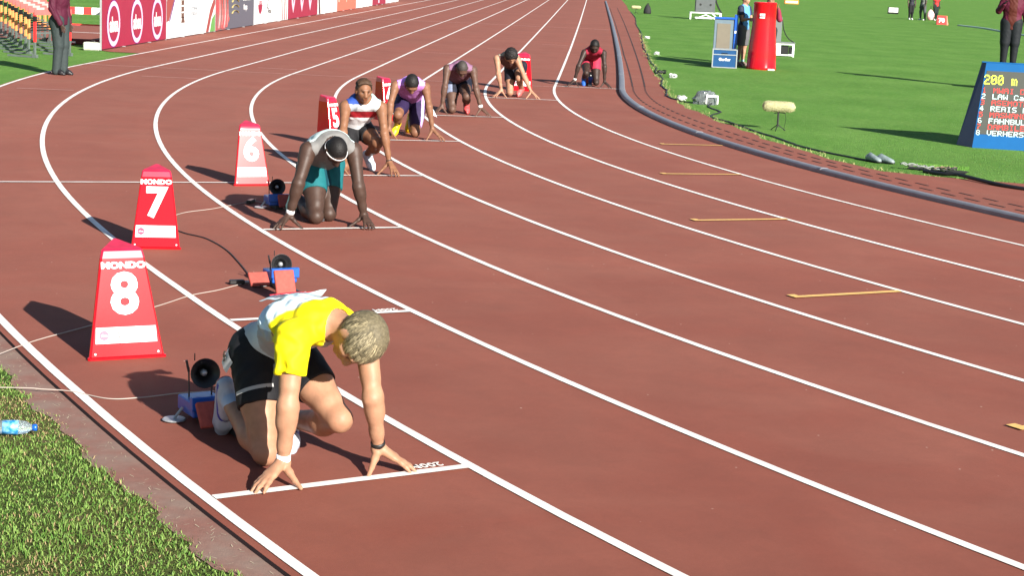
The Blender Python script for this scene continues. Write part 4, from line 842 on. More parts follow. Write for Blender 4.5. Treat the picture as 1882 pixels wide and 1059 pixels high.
# ------------------------------------------------------------------ starting blocks with loudspeaker
def start_block(n, l, f_spk, z_spk, label, pads, sp_l, plate=True):
    x, y, z = lane_xy(n, 0, 0); a = lane_frame(n)[1]-PI/2
    t = thing('starting_block', label, 'starting block', (x, y, .003), a, 'starting blocks with loudspeakers')
    mb = MB(); mb.box((-.98, l-.035, .004), (-.36, l+.035, .028)); 
    for i in range(24):
        f = -.96+i*.0245
        for sg in (-1, 1): mb.box((f, l+sg*.026-.006, .028), (f+.012, l+sg*.026+.006, .036))
    mb.build('rail', M_DKMET, t)
    for (f, lo, tall, ang) in pads:
        rot = Matrix.Rotation(math.radians(ang), 3, 'Y'); o_ = Vector((f, l+lo, .035)); mb = MB(); mb.box((-.012, -.065, 0), (.012, .065, tall), bev=.005); mb.v = [tuple(rot @ Vector(v)+o_) for v in mb.v]; mb.build('pedal', M_PAD, t)
        mb = MB(); mb.tube([o_+rot @ Vector((-.01, 0, tall*.75)), (f-.17, l+lo*.6, .035)], .008, 6); mb.tube([(f-.17, l, .035), (f, l+lo, .035)], .010, 6); mb.build('pedal_brace', M_DKMET, t)
    bx = f_spk-.02; mb = MB(); mb.box((bx-.10, sp_l-.085, .035), (bx+.10, sp_l+.085, .105), bev=.006); b = mb.build('sensor_box', M_BLUE, t)
    mb = MB(); mb.box((bx+.085, sp_l-.095, .07), (bx+.115, sp_l+.095, .135), bev=.004); mb.build('front_plate', M_BLUE, t)
    text_mesh('box_lettering', 'START', .028, M_WHITE, t, plane_mw((bx+.117, sp_l, .105), (0, 1, 0), (1, 0, 0)), .0004) if False else None
    mb = MB(); mb.lathe([(0, 0), (.052, 0), (.055, .004), (.05, .009), (0, .01)], (bx-.02, sp_l-.13, .003), (0, 0, 1), 20); mb.tube([(bx-.02, sp_l-.13, .01), (bx-.02, sp_l-.09, .06)], .007, 6); mb.build('foot_plate', M_GREY, t)
    mb = MB(); mb.box((bx-.12, sp_l-.03, .003), (bx+.1, sp_l+.03, .035)); mb.build('base', M_DKMET, t)
    c = Vector((f_spk, sp_l, z_spk)); ax = Vector((1, -.12, .12)).normalized(); mb = MB()
    mb.lathe([(.016, -.075), (.020, -.05), (.030, -.025), (.045, -.005), (.060, .008), (.068, .012), (.070, .016), (.067, .016), (.058, .006), (.043, -.010), (.028, -.030), (.019, -.05), (.0, -.055)], c, ax, 28); hrn = mb.build('horn', M_BLACK, t, smooth=True)
    mb = MB(); mb.lathe([(0, .002), (.010, .0), (.016, -.012), (.016, -.03), (0, -.04)], c, ax, 14); mb.build('phase_plug', M_GREY, hrn, smooth=True)
    mb = MB(); mb.lathe([(0, -.125), (.026, -.122), (.028, -.08), (.016, -.072)], c, ax, 16, cap=True); mb.build('driver', M_BLACK, t, smooth=True)
    for sg in (-1, 1):
        mb = MB(); mb.tube([(bx-.03, sp_l+sg*.055, .10), (bx-.03, sp_l+sg*.058, z_spk+.02)], .004, 6); mb.build('bracket', M_DKMET, t)
    mb = MB(); mb.tube([(bx-.03, sp_l-.058, z_spk), (bx-.03, sp_l-.07, z_spk+.055)], .006, 6); mb.tube([(bx-.03, sp_l-.03, z_spk+.05), (bx-.03, sp_l-.03, z_spk+.085)], .003, 5); mb.build('antenna', M_DKMET, t)
    return t
start_block(8, -.12, -1.13, .225, 'blue starting block with black horn behind the nearest runner', [(-.88, -.10, .125, -38), (-.64, .10, .12, -34)], -.175)
start_block(7, .075, -.98, .145, 'starting block with red foot pad standing free in the empty lane', [(-.49, -.105, .165, -24), (-.86, -.15, .10, -45)], .105)
start_block(6, .0, -1.15, .185, 'starting block with horn speaker left of the runner in teal', [(-.99, -.11, .12, -38), (-.97, .12, .12, -38)], -.155)
start_block(1, .03, -1.10, .16, 'starting block behind the runner in red by the kerb', [(-.97, .10, .12, -38), (-.66, -.10, .12, -34)], .03)

# ------------------------------------------------------------------ cables lying on the track
def cable(name, pts, r, mt, label, z=.006, wob=.0):
    P_ = [Vector((*p[:2], (p[2] if len(p) > 2 else z))) for p in pts]; out = []
    for i in range(len(P_)-1):
        p0, p1, p2, p3 = P_[max(i-1, 0)], P_[i], P_[i+1], P_[min(i+2, len(P_)-1)]
        for k in range(8):
            t = k/8; q = .5*((2*p1)+(-p0+p2)*t+(2*p0-5*p1+4*p2-p3)*t*t+(-p0+3*p1-3*p2+p3)*t**3)
            if wob: q += Vector((rng.normal(0, wob), rng.normal(0, wob), 0))
            out.append(q)
    out.append(P_[-1]); mb = MB(); mb.tube(out, r, 6); return mb.build(name, mt, smooth=True, label=label, category='cable')
cable('cable', [(-40.30, -18.8), (-40.13, -19.04), (-39.92, -19.24), (-39.68, -19.68), (-39.47, -20.22), (-39.28, -20.77), (-39.22, -20.95)], .0045, M_CABB, 'black cable curving from the number 7 box to the free starting block')
cable('cable', [(-40.6, -24.2, -.010), (-40.2, -23.55, -.0), (-40.05, -23.0), (-39.88, -22.54), (-39.64, -21.85), (-39.53, -21.48), (-39.40, -21.25), (-39.28, -20.97), (-39.15, -20.95)], .003, M_CABW, 'pale cable running past the number 8 box to the free starting block')
cable('cable', [(-40.3, -24.0, -.02), (-39.8, -24.01), (-39.67, -24.01), (-39.53, -24.02), (-39.32, -24.12), (-39.17, -24.06), (-39.02, -23.94), (-38.86, -23.86)], .0028, M_CABW, 'thin grey cable crossing the outer white line to the nearest starting block')
cable('cable', [(-40.45, -18.4), (-40.38, -17.98), (-40.21, -17.68), (-40.06, -17.28), (-39.95, -17.1), (-39.80, -17.28), (-39.72, -17.42)], .003, M_CABW, 'pale cable behind the block of the runner in teal')
pc = thing('cable_connector', 'small black plug where the cables meet left of the free starting block', 'plug', (-39.33, -21.0, .004), .4)
mb = MB(); mb.box((-.05, -.018, 0), (.05, .018, .03), bev=.005); mb.build('plug_body', M_BLACK, pc); mb = MB(); mb.tube([(.05, 0, .015), (.085, 0, .013)], .009, 8); mb.build('plug_collar', M_GREY, pc)
pc = thing('cable_connector', 'small black plug on the track left of the teal runner block', 'plug', (-39.98, -17.2, .004), 1.4)
mb = MB(); mb.box((-.06, -.02, 0), (.06, .02, .03), bev=.005); mb.build('plug_body', M_BLACK, pc); mb = MB(); mb.tube([(.06, 0, .015), (.10, 0, .013)], .009, 8); mb.build('plug_collar', M_GREY, pc)

# water bottle on the verge
bt = thing('water_bottle', 'clear plastic water bottle with blue label lying on the near grass', 'bottle', (-39.56, -24.78, .025), 0)
M_PET = mat('clear plastic', (.75, .88, .92), .08, trans=.85, spec=.5); M_BLAB = mat('blue bottle label', (.02, .22, .55), .35, .3, 30, col2=(.25, .55, .8), mixscale=40)
axb = Vector((1, .25, -.02)).normalized(); mb = MB(); mb.lathe([(0, -.11), (.026, -.11), (.031, -.10), (.031, -.075), (.029, -.07), (.031, -.065), (.031, .03), (.028, .05), (.014, .075), (.013, .09), (0, .09)], (0, 0, 0), axb, 20); mb.build('bottle_body', M_PET, bt, smooth=True)
mb = MB(); mb.lathe([(.0318, -.05), (.0322, -.05), (.0322, .018), (.0318, .018)], (0, 0, 0), axb, 20); mb.build('label_wrap', M_BLAB, bt, smooth=True)
mb = MB(); mb.lathe([(0, .078), (.0155, .078), (.0155, .096), (.012, .099), (0, .099)], (0, 0, 0), axb, 16); mb.build('cap', mat('blue cap', (.01, .10, .50), .3), bt, smooth=True)

# ------------------------------------------------------------------ scoreboard
def scoreboard():
    o_ = Vector((-31.845, -8.20, -.008)); x = Vector((.99, -.14, 0)).normalized(); rz = math.atan2(x.y, x.x)
    t = thing('scoreboard', 'blue wedge shaped electronic scoreboard showing 200 m and a list of names', 'scoreboard', tuple(o_), rz)
    W_, H = 1.55, 1.15
    bl, br = Vector((0, 0, 0)), Vector((W_, 0, 0)); tl, tr = Vector((.10, .20, H)), Vector((W_-.1, .20, H)); bl2, br2 = Vector((-.19, .34, 0)), Vector((W_+.19, .34, 0)); tl2, tr2 = Vector((.045, .26, H)), Vector((W_-.045, .26, H))
    mb = MB(); mb.add([bl, br, tr, tl], [(0, 1, 2, 3)]); mb.build('front_panel', M_BLUE2, t)
    mb = MB(); mb.add([bl2, bl, tl, tl2], [(0, 1, 2, 3)]); mb.build('side_panel', M_NAVY, t)
    mb = MB(); mb.add([br, br2, tr2, tr], [(0, 1, 2, 3)]); mb.build('side_panel', M_NAVY, t)
    mb = MB(); mb.add([bl2, tl2, tr2, br2], [(0, 1, 2, 3)]); mb.build('back_panel', M_NAVY, t)
    mb = MB(); mb.box((.04, .196, H-.004), (W_-.04, .264, H+.012), bev=.003); mb.build('top_rim', M_BLUE2, t)
    sl = (tl-bl); sl.x = 0; L_s = sl.length; sl.normalize(); nn = Vector((0, -sl.z, sl.y))
    def fp(u, v, k=.003): return Vector((u, 0, 0))+sl*v+nn*k
    mb = MB(); f0 = [fp(.03, .19, .004), fp(W_-.03, .19, .004), fp(W_-.11, L_s-.11, .004), fp(.115, L_s-.11, .004)]; f1 = [v-nn*.004 for v in f0]
    mb.add(f0+f1, [(0, 1, 2, 3), (4, 5, 1, 0), (5, 6, 2, 1), (6, 7, 3, 2), (7, 4, 0, 3)]); scr = mb.build('screen', mat('unlit led screen', (.045, .05, .042), .5, .05), t)
    MR = mat('red led', (.75, .035, .03), .5, emit=.28); MW = mat('white led', (.62, .85, .85), .5, emit=.32); MY = mat('yellow led', (.80, .95, .05), .5, emit=.6)
    F = {'A': '01110100011000111111100011000110001', 'B': '11110100011000111110100011000111110', 'C': '01110100011000010000100001000101110', 'D': '11110100011000110001100011000111110', 'E': '11111100001000011110100001000011111', 'F': '11111100001000011110100001000010000', 'G': '01110100011000010111100011000101110', 'H': '10001100011000111111100011000110001', 'I': '01110001000010000100001000010001110', 'L': '10000100001000010000100001000011111', 'M': '10001110111010110101100011000110001', 'N': '10001110011010110011100011000110001', 'O': '01110100011000110001100011000101110', 'R': '11110100011000111110101001001010001', 'S': '01111100001000001110000010000111110', 'T': '11111001000010000100001000010000100', 'U': '10001100011000110001100011000101110', 'V': '10001100011000110001100010101000100', 'W': '10001100011000110101101011101110001', 'X': '10001010100010000100001000101010001',
         '0': '01110100011001110101110011000101110', '1': '00100011000010000100001000010001110', '2': '01110100010000100110010001000011111', '3': '11110000010000101110000010000111110', '4': '00010001100101010010111110001000010', '5': '11111100001111000001000011000101110', '6': '01110100001000011110100011000101110', '7': '11111000010001000100010000100001000', '8': '01110100011000101110100011000101110', 'm': '00000000001101010101101011010110101', 'a': '00000000000111000001011111000101111', 'G': '01110100011000010111100011000101110', ' ': '0'*35}
    def leds(txt, u, v, px_, mt, pw=None):
        pw = pw or px_; mb = MB()
        for ci, ch in enumerate(txt):
            bits = F.get(ch, '0'*35)
            for i, b in enumerate(bits):
                if b == '1':
                    cu = u+ci*6*pw+(i % 5)*pw; cv = v-(i//5)*px_; hw, hh = pw*.42, px_*.42
                    q = [fp(cu-hw, cv-hh, .006), fp(cu+hw, cv-hh, .006), fp(cu+hw, cv+hh, .006), fp(cu-hw, cv+hh, .006)]; mb.add(q, [(0, 1, 2, 3)])
        mb.build('lettering', mt, scr)
    for ci, chr_ in enumerate('200 m'):
        if chr_ != ' ': leds(chr_, .095+ci*6*.0150, L_s-.175, .0185, MY, .0150)
    names = [('1', 'MWAI D', 0), ('2', 'LAW CaG', 1), ('3', 'ASEMOTA', 0), ('4', 'REAIS W', 1), ('5', 'MASWANG', 0), ('6', 'FAHNBUL', 1), ('7', 'DAMBILE', 0), ('8', 'VERHERS', 1)]
    for i, (a_, b_, c_) in enumerate(names):
        v = L_s-.345-i*.083; leds(a_, .082-i*.006, v, .0100, MW if c_ else MR, .0098); leds(b_, .225-i*.006, v, .0100, MW if c_ else MR, .0118)
scoreboard()

# ------------------------------------------------------------------ infield equipment
def gpos(x, y): return (x, y, -.008)
def red_cylinder():
    t = thing('red_cylinder', 'tall glossy red tapering cylinder on the infield behind the kerb', 'cylinder', gpos(-33.04, 9.75))
    pr = [(.0, 0), (.345, 0), (.352, .02), (.352, .05), (.345, .07), (.335, .3), (.325, .5), (.30, .75), (.28, 1.0), (.272, 1.2), (.268, 1.5), (.275, 1.52), (.275, 1.56), (.262, 1.575), (0, 1.575)]
    mb = MB(); mb.lathe(pr, (0, 0, 0), (0, 0, 1), 48); autosmooth(mb.build('shell', M_RED, t), 40)
    mb = MB(); vs = []
    for i in range(7):
        a_ = math.radians(-119+i*4.2); 
        for z_ in (1.20, 1.31): vs.append((math.cos(a_)*.285, math.sin(a_)*.285, z_))
    mb.add(vs, [(2*i, 2*i+2, 2*i+3, 2*i+1) for i in range(6)]); mb.build('white_plate', M_WHITE, t, smooth=True)
    text_mesh('plate_word', 'absa', .07, mat('red letters', (.6, .03, .08), .5), t, plane_mw((math.cos(math.radians(-106.4))*.289, math.sin(math.radians(-106.4))*.289, 1.255), (math.cos(math.radians(-16.4)), math.sin(math.radians(-16.4)), 0), (math.cos(math.radians(-106.4)), math.sin(math.radians(-106.4)), 0)), .0005)
    mb = MB(); mb.box((.13, -.37, .0), (.28, -.35, .035)); mb.build('foot_tag', M_WHITE, t)
red_cylinder()
def flight_case(name, label, loc, rz, sx, sy, sz, mt, edge, word=None):
    t = thing(name, label, 'case', loc, rz); mb = MB(); mb.box((-sx/2, -sy/2, .012), (sx/2, sy/2, sz), bev=.006); mb.build('body', mt, t); e = .013
    mb = MB()
    for x in (-1, 1):
        for y in (-1, 1): mb.box((x*sx/2-e, y*sy/2-e, .008), (x*sx/2+e, y*sy/2+e, sz+.004))
    for z in (.018, sz*.72, sz-.004):
        for y in (-1, 1): mb.box((-sx/2+e, y*(sy/2+.004)-.006, z-.010), (sx/2-e, y*(sy/2+.004)+.006, z+.010))
        for x in (-1, 1): mb.box((x*(sx/2+.004)-.006, -sy/2+e, z-.010), (x*(sx/2+.004)+.006, sy/2-e, z+.010))
    mb.build('edge_trim', edge, t)
    mb = MB(); mb.tube([(-.07, -sy/2-.008, sz*.8), (-.06, -sy/2-.03, sz*.8), (.06, -sy/2-.03, sz*.8), (.07, -sy/2-.008, sz*.8)], .007, 6); mb.build('handle', M_BLACK, t)
    if word: text_mesh('lettering', word, sx*.16, M_WHITE, t, plane_mw((0, -sy/2-.002, sz*.46), (1, 0, 0), (0, -1, 0)), .001, .003)
    return t
M_CASEB = mat('case blue', (.003, .055, .17), .45, .08, 12)
flight_case('flight_case', 'blue flight case with silver edges in front of the upright blue panel', gpos(-33.93, 9.55), -.06, .56, .36, .44, M_CASEB, M_GREY, 'Gerflor')
def blue_panel():
    t = thing('display_cabinet', 'upright blue framed cabinet with grey front behind the blue flight case', 'cabinet', gpos(-33.90, 10.25), -.06)
    mb = MB(); mb.box((-.27, -.08, .10), (.20, .06, 1.12), bev=.008); mb.build('cabinet_body', mat('cabinet grey', (.12, .17, .21), .5, .06), t)
    mb = MB(); mb.box((-.20, -.092, .30), (.12, -.081, 1.02)); mb.build('front_screen', mat('brown grey screen', (.16, .14, .105), .6, .05), t)
    mb = MB(); mb.box((.20, -.11, .0), (.29, .30, 1.24), bev=.01); mb.build('side_frame', M_BLUE, t)
    mb = MB(); mb.box((-.27, -.11, 1.12), (.20, .1, 1.17), bev=.006); mb.build('top_rail', M_BLUE, t)
    mb = MB(); mb.lathe([(0, -.02), (.085, -.02), (.09, 0), (.085, .02), (0, .02)], (.27, -.02, 1.27), (1, 0, 0), 24); mb.build('wheel', M_BLACK, t)
    mb = MB(); mb.box((-.24, -.1, .0), (-.20, .3, .10)); mb.box((.16, -.1, 0), (.20, .3, .10)); mb.build('foot_rail', M_BLUE, t)
    mb = MB(); mb.box((.22, -.113, .80), (.26, -.111, .86)); mb.build('sticker', M_WHITE, t)
blue_panel()
def easel():
    t = thing('monitor_case', 'white framed equipment case with a dark slanted lid right of the red cylinder', 'case', gpos(-31.72, 17.2), -.05)
    mb = MB()
    for x in (-.30, .24):
        for y in (-.18, .18): mb.box((x, y, 0), (x+.035, y+.035, .36))
    for z in (.03, .33):
        for y in (-.18, .18): mb.box((-.30, y, z), (.275, y+.03, z+.035))
        for x in (-.30, .24): mb.box((x, -.15, z), (x+.03, .18, z+.035))
    mb.box((-.27, -.17, .065), (-.1, -.14, .33)); mb.build('frame', mat('white tube', (.75, .8, .78), .5), t)
    mb = MB(); mb.box((-.1, -.10, .07), (.12, .12, .30), bev=.01); mb.box((.14, -.12, .08), (.22, .1, .27), bev=.01); mb.build('device', M_BLACK, t)
    mb = MB(); mb.box((-.32, -.2, .365), (.29, .22, .40), bev=.008); mb.build('lid', mat('grey lid', (.16, .18, .17), .6, .1), t)
    mb = MB(); mb.box((-.28, -.02, .40), (-.10, .03, 1.08), bev=.006); mb.build('upright_panel', mat('grey upright', (.13, .15, .15), .5), t)
    mb = MB(); mb.tube([(-.10, 0, 1.0), (-.05, 0, .75), (.02, 0, .60), (.12, 0, .48), (.26, 0, .40)], .014, 6); mb.build('cable_loop', M_BLACK, t)
easel()
def spk_frame():
    t = thing('speaker_trolley', 'low white tube frame trolley carrying a grey cabinet far on the infield', 'trolley', gpos(-31.65, 53.6), 0)
    mb = MB(); r = .035
    for x in (-.76, .70):
        for y in (-.3, .3): mb.box((x, y, 0), (x+.06, y+.06, .33))
    for y in (-.3, .3): mb.box((-.76, y, .30), (.76, y+.06, .35)); mb.box((-.5, y, .05), (.5, y+.05, .12))
    for x in (-.76, .70): mb.box((x, -.24, .30), (x+.06, .3, .35))
    mb.tube([(-.45, -.3, .05), (0, -.3, .24), (.45, -.3, .05)], .03, 6); mb.tube([(.3, -.3, .3), (.62, -.3, .05)], .03, 6); mb.build('frame', mat('white tube frame', (.78, .82, .8), .5), t)
    mb = MB(); mb.box((-.52, -.3, .35), (.42, .25, 1.25), bev=.02); cb = mb.build('cabinet', mat('grey cabinet', (.075, .085, .09), .6, .1), t)
    for x in (-.28, .2): 
        mb = MB(); mb.lathe([(0, 0), (.05, 0), (.05, .012), (0, .012)], (x, -.301, .72), (0, -1, 0), 14); mb.build('knob', M_BLACK, cb)
    mb = MB(); mb.tube([(.42, 0, 1.1), (.5, 0, .8), (.66, 0, .5), (.78, 0, .33)], .04, 6); mb.build('strap', M_BLACK, t)
spk_frame()
M_FUR = mat('pale windshield fur', (.42, .40, .22), .95, .3, 60, .01, 90)
def mic(x, y, z, L_, r, rz, label, st=True):
    t = thing('microphone', label, 'microphone', gpos(x, y), rz); mb = MB(); n = 26; rings = []
    for i in range(15):
        q = i/14; xx = (q-.5)*L_; rr = r*min(1, (1-abs(2*q-1)**6)**.5+.02)
        rings.append([(xx, math.cos(2*PI*k/n)*rr*(1+rng.normal(0, .035)), z+math.sin(2*PI*k/n)*rr*(1+rng.normal(0, .035))) for k in range(n)])
    mb.loft(rings)
    for i in range(1500):
        q = rng.uniform(.02, .98); a_ = rng.uniform(0, 2*PI); rr = r*min(1, (1-abs(2*q-1)**6)**.5); p_ = Vector(((q-.5)*L_, math.cos(a_)*rr, z+math.sin(a_)*rr)); nn = Vector((rng.normal(0, .5), math.cos(a_), math.sin(a_)-.3)).normalized(); s_ = Vector((rng.normal(), rng.normal(), rng.normal()))*.0022
        mb.add([p_-s_, p_+s_, p_+nn*rng.uniform(.008, .02)], [(0, 1, 2)])
    mb.build('windshield', M_FUR, t, smooth=True)
    mb = MB(); mb.tube([(0, 0, z-r), (0, 0, .05)], .013, 8); mb.tube([(-.06, 0, z-r-.03), (0, 0, z-r-.01), (.1, 0, z-r-.02)], .006, 6); mb.build('stand', M_BLACK, t)
    for k in range(3):
        a_ = k*2*PI/3+.3; mb = MB(); mb.tube([(0, 0, .09), (math.cos(a_)*.12, math.sin(a_)*.12, .006)], .007, 6); mb.build('leg', M_BLACK, t)
    mb = MB(); mb.tube([(.1, 0, z-r-.02), (.11, 0, z-r-.1), (.10, .01, .08), (.09, .02, .0)], .003, 5); mb.build('lead', M_BLACK, t)
mic(-34.37, -7.05, .345, .48, .072, -.08, 'furry microphone on a short black stand left of the scoreboard')
mic(-34.88, 59., .33, .52, .08, 0, 'far furry microphone on a short stand by the top of the straight')
bg_ = thing('black_bag', 'small black bag standing on the grass beside the far microphone', 'bag', gpos(-34.26, 60.0)); mb = MB(); mb.loft([[(math.cos(k*PI/6)*rx, math.sin(k*PI/6)*rx*.7, z_) for k in range(12)] for rx, z_ in ((.18, 0), (.2, .06), (.19, .2), (.14, .36), (.07, .46), (.03, .5))]); mb.build('bag_body', mat('black cloth', (.01, .011, .012), .8), bg_, smooth=True)
mb = MB(); mb.tube([(-.05, 0, .48), (-.02, 0, .56), (.04, 0, .55), (.06, 0, .45)], .015, 6); mb.build('strap', M_BLACK, bg_)
def wrapped_camera():
    t = thing('track_camera', 'small camera in clear plastic wrapping at the grass edge by the kerb', 'camera', gpos(-35.12, -2.55), .1)
    mb = MB(); mb.box((-.12, -.08, .03), (.12, .10, .17), bev=.012); mb.build('housing', mat('camera grey', (.16, .18, .18), .5, .1), t)
    mb = MB(); mb.lathe([(0, 0), (.05, 0), (.055, .05), (.045, .06), (.04, .02), (0, .02)], (.03, -.08, .10), (.15, -1, 0), 18); mb.build('lens', M_BLACK, t)
    vs = []; n = 20; rings = []
    for i in range(9):
        ph = i/8*PI/2*1.0; rr = math.cos(ph)**.5 if i < 8 else .02; z_ = math.sin(ph)*.225
        rings.append([(math.cos(2*PI*k/n)*.205*rr*(1+rng.normal(0, .07)), math.sin(2*PI*k/n)*.16*rr*(1+rng.normal(0, .07)), z_*(1+rng.normal(0, .03))) for k in range(n)])
    mb = MB(); mb.loft(rings); mb.build('plastic_wrap', mat('crumpled clear plastic', (.50, .56, .56), .12, trans=.80, bump=.012, bscale=25), t)
    mb = MB(); mb.box((-.02, -.17, .13), (.19, -.155, .165), bev=.003); mb.box((-.02, -.17, .02), (.0, -.155, .13)); mb.box((.17, -.17, .02), (.19, -.155, .13)); mb.build('white_bracket', M_WHITE, t)
wrapped_camera()
# cables along the infield edge
cable('cable', [P2(infield_edge(s)-.03+.05*math.sin(s*1.7), s, .01) for s in [-62, -50, -40, -30, -24, -18, -14, -11, -8, -6, -4, -2, 0, 1.2, 2.5]], .012, M_CABB, 'black cable lying along the grass edge of the back straight', wob=.012)
cable('cable', [(-35.02, -2.6, .02), (-35.1, -3.3, .0), (-34.98, -4.2, .0), (-35.2, -5.2, .0), (-34.95, -6.2, .0), (-34.72, -7.4, .0), (-34.5, -8.3, .0), (-34.33, -9.2, .0), (-34.1, -9.9, .0), (-33.8, -10.5, .0), (-33.55, -10.9, .0)], .014, M_CABB, 'black cable along the curved turf edge from the wrapped camera to the shoes', wob=.006)
cable('cable', [(-33.15, -11.75, .01), (-33.0, -12.05, .02), (-32.85, -12.2, .035), (-32.72, -12.5, .03), (-32.5, -12.95, .02), (-32.2, -13.25, .015), (-31.8, -13.5, .015), (-31.2, -13.9, .015)], .022, M_CABB, 'thick black cable crossing the red strip at the right edge')
for (x, y, s_, lb) in [(-35.35, 4.6, .07, 'white crumpled cover on the far cables'), (-35.55, 5.8, .09, 'dark connector lump on the cables beside the infield shadow'), (-35.35, 14.5, .06, 'small pale connector on the cable far up the straight'), (-35.28, 25.5, .08, 'pale tag on the cable at the far grass edge'), (-35.48, -1.9, .07, 'white knotted cable bundle left of the wrapped camera')]:
    t = thing('cable_bundle', lb, 'cable bundle', gpos(x, y)); mb = MB()
    for k in range(5):
        a0 = rng.uniform(0, 2*PI); mb.tube([(math.cos(a0+q*.9)*s_*(1+.2*math.sin(q*3+k)), math.sin(a0+q*.9)*s_*.8, .012+.012*k+.02*math.sin(q*2)) for q in np.linspace(0, 6, 14)], .010, 5)
    mb.build('coil', M_CABB if 'dark' in lb else mat('pale coil', (.5, .52, .5), .6), t, smooth=True)
# pit with cables and silver shoes at the turf corner
t = thing('cable_pit', 'opened cable pit with tangled pale cables beside the turf corner', 'cable pit', (-33.2, -11.55, 0), -.35)
mb = MB(); mb.box((-.12, .05, -.004), (.56, .30, .004)); mb.build('pit_opening', mat('dark pit', (.008, .01, .006), .95), t)
mb = MB(); mb.add([(-.12, .30, -.002), (.56, .30, -.002), (.56, .36, .05), (-.12, .36, .045)], [(0, 1, 2, 3)]); mb.build('turf_flap', M_GRASS, t)
for k in range(9):
    a0 = rng.uniform(0, 6); cx = rng.uniform(-.15, .38); mb = MB(); mb.tube([(cx+math.cos(a0+q)*.07+q*.012, .0+math.sin(a0+q*1.3)*.055, .015+.008*k*.5+.02*abs(math.sin(q*2+k))) for q in np.linspace(0, 6, 18)], .008, 5); mb.build('tangled_lead', mat('tangled lead', [(.22, .24, .23), (.14, .14, .13), (.02, .02, .02), (.22, .16, .10)][k % 4], .6), t, smooth=True)
for (x, y, rz, lb) in [(-33.60, -10.86, -1.0, 'silver shoe standing at the turf edge, left one of the pair'), (-33.47, -10.93, -.75, 'silver shoe standing at the turf edge, right one of the pair')]:
    t = thing('shoe', lb, 'shoe', (x, y, .0), rz, 'pair of silver shoes'); mb = MB()
    mb.loft([[(xx+.0, math.cos(k*PI/6)*w_, max(.004, zc+math.sin(k*PI/6)*h_)) for k in range(12)] for xx, w_, zc, h_ in ((-.12, .015, .03, .02), (-.11, .033, .04, .035), (-.06, .037, .055, .055), (.0, .036, .045, .045), (.06, .042, .035, .034), (.11, .036, .028, .024), (.135, .014, .02, .012))]); mb.build('upper', mat('silver upper', (.20, .25, .26), .35, .2, 40), t, smooth=True)
    mb = MB(); mb.loft([[(xx, math.cos(k*PI/6)*w_, .008+.008*math.sin(k*PI/6)) for k in range(12)] for xx, w_ in ((-.125, .02), (-.11, .035), (0, .04), (.07, .046), (.12, .036), (.14, .012))]); mb.build('sole', M_BLACK, t)
# distance marker 70, its reel line and small things far out
t = thing('distance_marker', 'red wedge marker with the number 70 far on the infield', 'marker', gpos(-17.7, 67.0), -.06)
mb = MB(); mb.add([(-.28, 0, 0), (.28, 0, 0), (.25, .2, .50), (-.25, .2, .50), (-.28, .4, 0), (.28, .4, 0)], [(0, 1, 2, 3), (5, 4, 3, 2), (4, 0, 3), (1, 5, 2)]); mb.build('wedge', mat('dark red wedge', (.42, .02, .012), .5), t)
text_mesh('number', '70', .34, M_WHITE, t, plane_mw((-.01, .082, .23), (1, 0, 0), (0, -.50, .2)), .004, .012)
mb = MB(); mb.add([(.281, 0, 0), (.36, .02, 0), (.29, .2, .49), (.251, .2, .50), (.30, .4, 0)], [(0, 1, 2, 3), (1, 4, 2)]); mb.build('orange_side', mat('orange side', (.8, .12, .06), .5), t)
cable('measuring_tape', [(-17.0, 66.0, .02), (-16.5, 62, .02), (-16.7, 57, .02), (-16.9, 52, .02), (-16.2, 46, .02), (-15.8, 42, .02)], .05, mat('pale tape', (.42, .58, .50), .6), 'pale tape lying on the turf in front of the 70 marker')
t = thing('results_box', 'small black box with white face far left of the 70 marker', 'box', gpos(-15.8, 94.6), -.15); mb = MB(); mb.box((-.38, -.12, 0), (.38, .2, .46), bev=.02); mb.build('case', M_BLACK, t); mb = MB(); mb.box((-.30, -.135, .12), (.34, -.122, .44)); mb.build('white_face', M_WHITE, t)
t = thing('red_umbrella', 'pink and white round folded umbrella held low beside the far group', 'umbrella', gpos(-16.55, 76.6)); mb = MB(); mb.loft([[(math.cos(k*PI/8)*r_, math.sin(k*PI/8)*r_*.8, z_) for k in range(16)] for r_, z_ in ((.05, .02), (.16, .08), (.24, .25), (.23, .42), (.14, .58), (.03, .68))]); mb.build('canopy', mat('pink white cloth', (.75, .25, .28), .6, col2=(.75, .6, .6), mixscale=6), t, smooth=True); mb = MB(); mb.tube([(0, 0, .6), (0, 0, .9)], .02, 6); mb.build('handle', M_BLACK, t)
t = thing('orange_marker', 'tiny orange marker at the far top of the infield', 'marker', gpos(-20.2, 120)); mb = MB(); mb.box((-.6, -.2, 0), (.6, .2, .35), bev=.03); mb.build('block', mat('orange block', (.8, .25, .05), .5), t); mb = MB(); mb.box((-.5, -.22, .1), (.5, -.2, .25)); mb.build('band', M_WHITE, t)

